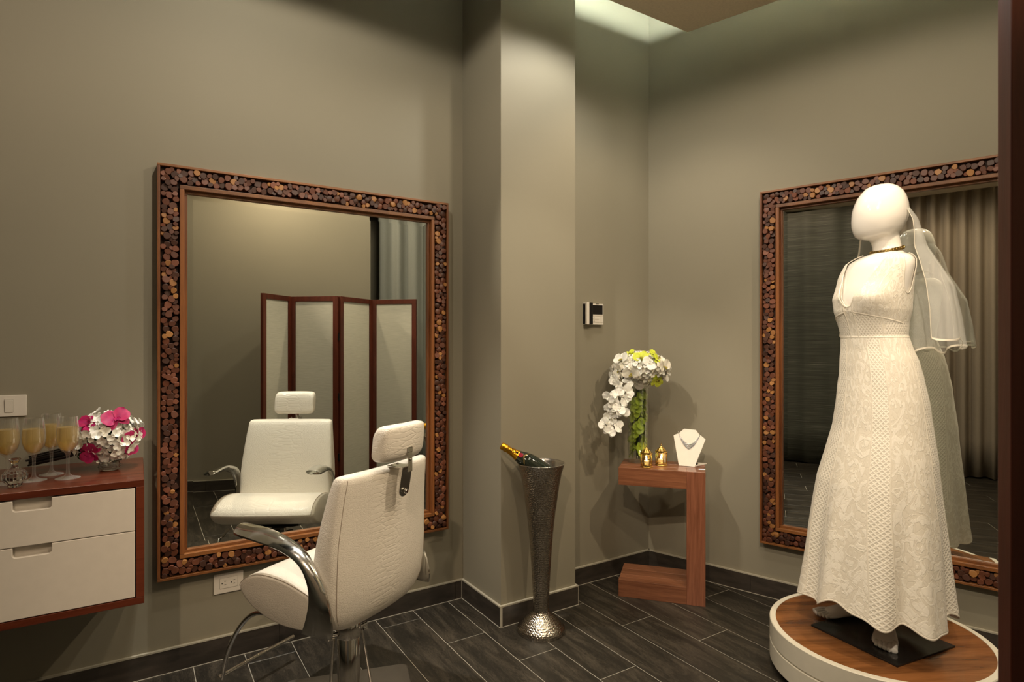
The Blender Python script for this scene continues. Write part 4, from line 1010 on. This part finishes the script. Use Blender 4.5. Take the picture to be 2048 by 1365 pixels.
def leg(toe, dirang, side):
    d_ = Vector((math.cos(R(dirang)), math.sin(R(dirang)), 0)); s_ = Vector((-d_.y, d_.x, 0))
    toe = Vector((*toe, 0))-Vector((MC.x, MC.y, 0)); z0 = .008
    mb = MB(); rs = []
    for q_, wd, ht in ((-.245, .012, .020), (-.240, .024, .036), (-.22, .031, .055), (-.19, .032, .070), (-.15, .031, .072), (-.11, .035, .058), (-.075, .041, .044), (-.045, .045, .033), (-.025, .044, .026), (-.012, .038, .020)):
        c = toe+d_*q_
        rs.append([c+s_*(wd*math.cos(2*PI*j/20))+Vector((0, 0, z0+max(0, ht/2+ht/2*math.sin(2*PI*j/20)))) for j in range(20)])
    mb.rings(rs)
    for k_ in range(5):
        off = (.031, .015, .000, -.014, -.027)[k_]*side; ln = (.010, .012, .006, -.002, -.011)[k_]; r_ = (.0125, .0095, .009, .0088, .0085)[k_]
        P_ = [toe+d_*(-.035)+s_*off*1.0+Vector((0, 0, z0+.014)), toe+d_*(-.010+ln*.6)+s_*off+Vector((0, 0, z0+.014)), toe+d_*(.004+ln)+s_*off+Vector((0, 0, z0+.010)), toe+d_*(.012+ln)+s_*off+Vector((0, 0, z0+.0085))]
        mb.tube(catmull(P_, 4), [r_]*11+[r_*.8, r_*.45], 10)
    ank = toe+d_*(-.195)
    hip = E2*.02+LM*(.075*(1 if side > 0 else -1)); rs = []
    for q_, r_ in ((.0, .034), (.06, .034), (.12, .040), (.22, .052), (.32, .056), (.42, .050), (.5, .056), (.7, .072), (.95, .085)):
        c = ank.lerp(hip, q_)+Vector((0, 0, .045+.90*q_)); rs.append([c+Vector((r_*math.cos(2*PI*j/20), r_*math.sin(2*PI*j/20), 0)) for j in range(20)])
    mb.rings(rs)
    mb.build('leg', 'mannequin', mn, smooth=180)
leg((2.425, 1.158), 204, 1); leg((2.490, 1.440), 150, -1)
bpc = [(2.379, 1.425), (2.338, 1.073), (2.683, 1.024), (2.724, 1.376)]
MB().prism([(x-MC.x, y-MC.y) for x, y in bpc], 0, .008).build('base_plate', 'dark_plate', mn, bevel=.001)

# dress surface
DR_T = [(.31, .002, .268, .95), (.393, .004, .258, .94), (.502, .006, .247, .93), (.61, .008, .237, .92), (.718, .011, .225, .90), (.826, .015, .211, .88), (.935, .026, .192, .86), (1.042, .033, .171, .84), (1.146, .033, .158, .80), (1.251, .029, .143, .77), (1.313, .022, .134, .75), (1.354, .016, .124, .75), (1.412, .008, .115, .77), (1.458, .005, .121, .81), (1.51, .002, .134, .84), (1.563, .0, .138, .82), (1.614, .008, .133, .74), (1.65, .013, .131, .69), (1.675, .020, .128, .67), (1.706, .028, .120, .67), (1.722, .037, .103, .71), (1.733, .044, .084, .79), (1.741, .050, .066, .85)]
el, ef = E2.dot(LM), E2.dot(FM)
def dress(phi, z, out=0.0):
    "phi: angle from the front towards the wearer's left, radians; z: world height. Returns point relative to the mannequin axis"
    mid, w_, kb = interp(DR_T, z)
    a = w_/math.sqrt(el*el+ef*ef*kb*kb); b_ = a*kb
    c_, s_ = math.cos(phi), math.sin(phi)
    r_ = 1.0
    k_ = max(0, min(1, (1.0-z)/.7))
    r_ += k_**1.3*(.060*math.sin(9*phi+.8+.6*math.sin(2*phi))+.030*math.sin(14*phi+2.1)+.02*math.sin(5*phi))*1.0
    # small drapes over hip and bodice
    if z > 1.0: r_ += .006*math.sin(26*z*1.5+5*phi)*max(0, 1-abs(z-1.2)/.2)*math.sin(2*phi+.4)
    pd = FM*(b_*c_*r_)+LM*(a*s_*r_)
    # bust
    for sg in (-1, 1):
        d2 = ((phi-sg*.62)/.42)**2+((z-1.557)/.052)**2
        pd += (FM*.9+LM*sg*.3)*.030*math.exp(-d2)
    dd = pd.normalized()
    return E2*mid+pd+dd*out+Vector((0, 0, z))
def wrap(p): 
    while p > PI: p -= 2*PI
    while p < -PI: p += 2*PI
    return p
def z_top(phi):
    a = abs(math.degrees(wrap(phi)))
    return interp([(0, 1.528), (5, 1.530), (9, 1.545), (34, 1.690), (42, 1.728), (48, 1.737), (64, 1.736), (69, 1.72), (73, 1.685), (77, 1.638), (81, 1.603), (86, 1.581), (92, 1.573), (98, 1.580), (103, 1.603), (108, 1.648), (113, 1.700), (118, 1.725), (122, 1.735), (150, 1.735), (180, 1.732)], a)[0]
def z_hem(phi): return .338+.016*math.cos(phi-.2)+.016*math.sin(3*phi+1)+.014*math.sin(7*phi)+.008*math.sin(13*phi)
nphi = 240; zs = [0]
NV = 150
verts = []; uvs = []; pan = []
ZW = 1.405
def panel(phi, z):
    k_ = max(0, min(1, (1.35-z)/.9)); p = math.degrees(wrap(phi))-16*k_
    if z > ZW:
        zb = 1.500-.035*min(1, max(0, (abs(p)-8)/60))
        if z > zb: return 0.0
        if abs(p) < 9: return 0.0
        return 1.0 if (abs(p) < 48 or abs(p) > 54) else 0
    e_ = [(-20, 20, 0), (20, 40, 1), (40, 88, 0), (88, 112, 1), (112, 150, 0), (-40, -20, 1), (-88, -40, 0), (-112, -88, 1), (-150, -112, 0)]
    for a, b_, v_ in e_:
        if a <= p < b_: return float(v_)
    return 1.0
for i in range(NV+1):
    for j in range(nphi):
        phi = 2*PI*j/nphi
        q_ = i/NV; zb, zt_ = z_hem(phi), z_top(phi)
        zc = 1.40
        z = zb+(zc-zb)*(q_/.62) if q_ < .62 else zc+(zt_-zc)*((q_-.62)/.38)
        verts.append(dress(phi, z)-Vector((0, 0, ZP))+Vector((0, 0, ZP))); uvs.append((phi/(2*PI), z)); pan.append(panel(phi, z))
faces = [(i*nphi+j, i*nphi+(j+1) % nphi, (i+1)*nphi+(j+1) % nphi, (i+1)*nphi+j) for i in range(NV) for j in range(nphi)]
me = bpy.data.meshes.new('gown'); me.from_pydata([tuple(v) for v in verts], [], faces)
me.polygons.foreach_set('use_smooth', [True]*len(faces)); me.materials.append(M['lace'])
ul = me.uv_layers.new(name='UV')
for p in me.polygons:
    jw = any(uvs[me.loops[l].vertex_index][0] > .9 for l in p.loop_indices)
    for l in p.loop_indices:
        u, v_ = uvs[me.loops[l].vertex_index]
        ul.data[l].uv = (u+1 if jw and u < .1 else u, v_)
at_ = me.attributes.new('panel', 'FLOAT', 'POINT'); at_.data.foreach_set('value', pan)
me.update()
dr = thing('wedding_dress', 'ivory sleeveless lace wedding dress with a plunging neckline on the mannequin', 'dress', (MC.x, MC.y, 0))
go = bpy.data.objects.new('gown', me); col.objects.link(go); go.parent = dr
md = go.modifiers.new('thick', 'SOLIDIFY'); md.thickness = .0025; md.offset = 1
def strip(path_fn, t0, t1, n_, wd, name, mat='satin', lift=.0034):
    "flat ribbon on the dress along path_fn(t)->(phi,z)"
    mb = MB(); rs = []
    for i in range(n_+1):
        t_ = t0+(t1-t0)*i/n_; ph, z = path_fn(t_); ph2, z2 = path_fn(min(t1, t_+.01) if t_ < t1 else t_-.01); sgn = 1 if t_ < t1 else -1
        p = dress(ph, z); tn = (dress(ph2, z2)-p)*sgn
        ctr = dress(ph, z)-Vector((0, 0, z)); 
        nr = (dress(ph+.01, z)-dress(ph-.01, z)).cross(dress(ph, z+.004)-dress(ph, z-.004)).normalized()
        sd = nr.cross(tn).normalized()
        rs.append([p+sd*(wd/2)+nr*(lift*.6), p+sd*(wd/4)+nr*lift, p-sd*(wd/4)+nr*lift, p-sd*(wd/2)+nr*(lift*.6)])
    o = mb.rings(rs, cap=False, closed=False).build(name, mat, dr, smooth=180)
    return o
def tw(deg, z):
    k_ = max(0, min(1, (1.35-z)/.9)); return R(deg+16*k_)
for dgr in (-150, -112, -88, -40, -20, 20, 40, 88, 112, 150):
    strip(lambda t_, d_=dgr: (tw(d_, t_), t_), .37, 1.395, 60, .006, 'seam')
strip(lambda t_: (t_, ZW), -PI, PI, 120, .008, 'waist_band')
for sg in (-1, 1):
    strip(lambda t_, s=sg: (s*R(7+82*t_), 1.505-.048*t_), 0, 1, 30, .007, 'underbust_band')
    strip(lambda t_, s=sg: (s*R(8), t_), 1.405, 1.528, 10, .006, 'seam')
    strip(lambda t_, s=sg: (s*R(50), t_), 1.405, 1.475, 10, .006, 'seam')
    # neckline and armhole bindings
    strip(lambda t_, s=sg: (s*R(t_), z_top(R(t_))-.002), 1, 47, 40, .007, 'neck_binding')
    strip(lambda t_, s=sg: (s*R(t_), z_top(R(t_))-.002), 66, 121, 50, .006, 'armhole_binding')
strip(lambda t_: (t_, z_hem(t_)+.004), -PI, PI, 160, .008, 'hem_binding')

# choker
ck = thing('choker_necklace', 'antique brass choker of square links round the mannequin neck', 'necklace', (MC.x, MC.y, 0))
ALLR = sorted([(z, mid, w_, kb) for z, mid, w_, kb in HEAD+TORSO])
def choke(k_):
    t_ = 2*PI*(k_ % 64)/64
    z = 1.7585-.0125*math.cos(t_)
    mid, w_, kb = interp(ALLR, z); p = body_ring(z, mid, w_, kb, 64)[k_ % 64]
    dd = p-E2*mid; dd.z = 0; dd.normalize()
    return Vector((p.x, p.y, z))+dd*.0062, dd
MB().tube([choke(k_)[0] for k_ in range(64)], .0014, 6, closed=True).build('chain', 'antique', ck, smooth=180)
lm = MB().box((0, .0010, -.004), (.0122, .0035, .0125)).ball((0, .004, -.004), (.0030, .002, .0032), 8, 5).mesh('link', 'antique')
for k_ in range(-13, 14):
    p, dd = choke(int(round(k_*2.0))); 
    x_ = Vector((-dd.y, dd.x, 0)); m4 = Matrix(((x_.x, dd.x, 0, p.x), (x_.y, dd.y, 0, p.y), (0, 0, 1, p.z-.001), (0, 0, 0, 1)))
    link_copy(lm, 'link', ck, m4)

# veil
ve = thing('bridal_veil', 'sheer white tulle veil with satin edge hanging from the mannequin head', 'veil', (MC.x, MC.y, 0))
hc = E2*.033
def veil(u, v_):
    "u -1 (own right edge) .. 1 (own left edge), v 0 top .. 1 bottom"
    th0 = u*(1.25+.10*v_)         # angle round the back
    bdir = -FM*math.cos(th0)+LM*math.sin(th0)
    ztop = 1.985-.05*abs(u)
    z = ztop+(1.352+.06*abs(u)**2-ztop)*v_
    rad = interp([(0, .070), (.06, .095), (.14, .116), (.24, .124), (.34, .128), (.45, .150), (.6, .176), (.8, .198), (1, .212)], v_)[0]
    rad += (.085*min(1, v_/.6)**1.3)*max(0, 1-(abs(u)/.97)**5)
    rad *= 1+.05*v_*math.sin(u*17)+.03*v_*math.sin(u*29+1)
    side = .92+.10*abs(math.sin(th0))
    return hc*(1-.5*v_)+bdir*rad*side+Vector((0, 0, z+.012*v_*math.sin(u*17+1.2)))
NU, NVV = 96, 40
rs = [[veil(-1+2*i/NU, j/NVV) for i in range(NU+1)] for j in range(NVV+1)]
MB().rings(rs, cap=False, closed=False).build('tulle', 'tulle', ve, smooth=180)
edge = [veil(-1, j/NVV) for j in range(NVV+1)]+[veil(-1+2*i/NU, 1) for i in range(1, NU+1)]+[veil(1, 1-j/NVV) for j in range(1, NVV+1)]
mb = MB(); rs = []
for i, p in enumerate(edge):
    a = edge[max(0, i-1)]; b_ = edge[min(len(edge)-1, i+1)]; t_ = (b_-a).normalized(); o_ = (p-Vector((hc.x, hc.y, p.z))).normalized(); s_ = t_.cross(o_).normalized()
    rs.append([p+s_*.004, p+o_*.001, p-s_*.004, p-o_*.001])
mb.rings(rs).build('satin_edge', 'satin', ve, smooth=60)
MB().tube([veil(-1+2*i/20, 0)+Vector((0, 0, .001)) for i in range(21)], .004, 6).build('comb', 'satin', ve, smooth=180)

# ------------------------------------------------------------------ folding screen
fs_ = thing('folding_screen', 'four panel mahogany and linen folding screen reflected behind the salon chair', 'screen')
SH = 1.8185
HP = [(.899, .292), (1.197, -.001), (1.551, .308), (1.958, .030), (2.297, .357)]
for i in range(4):
    a = Vector((*HP[i], 0)); b_ = Vector((*HP[i+1], 0)); d_ = (b_-a); L_ = d_.length; d_.normalize(); n_ = Vector((-d_.y, d_.x, 0)); rz = math.atan2(d_.y, d_.x)
    g_ = .006; s0, s1 = (.0 if i == 0 else g_), L_-g_
    def part(x0, x1, z0, z1, t_, nm, mat, bev=.0015):
        c = a+d_*((x0+x1)/2); return MB().box((c.x, c.y, (z0+z1)/2), (x1-x0, t_, z1-z0), rz).build(nm, mat, fs_, bevel=bev)
    fw = .045
    part(s0, s0+fw, .02, SH, .028, 'stile', 'screen_wood'); part(s1-fw, s1, .02, SH, .028, 'stile', 'screen_wood')
    part(s0+fw, s1-fw, SH-fw, SH, .027, 'rail', 'screen_wood'); part(s0+fw, s1-fw, .06, .06+fw, .027, 'rail', 'screen_wood')
    part(s0+fw-.005, s1-fw+.005, .10, SH-fw+.005, .006, 'linen_panel', 'screen_cloth', 0)
    if i < 3:
        for z in (1.45, .9, .35): MB().lathe([(.007, z-.035), (.007, z+.035)], 10, (b_.x, b_.y, 0)).build('hinge', 'black_metal', fs_, smooth=40)
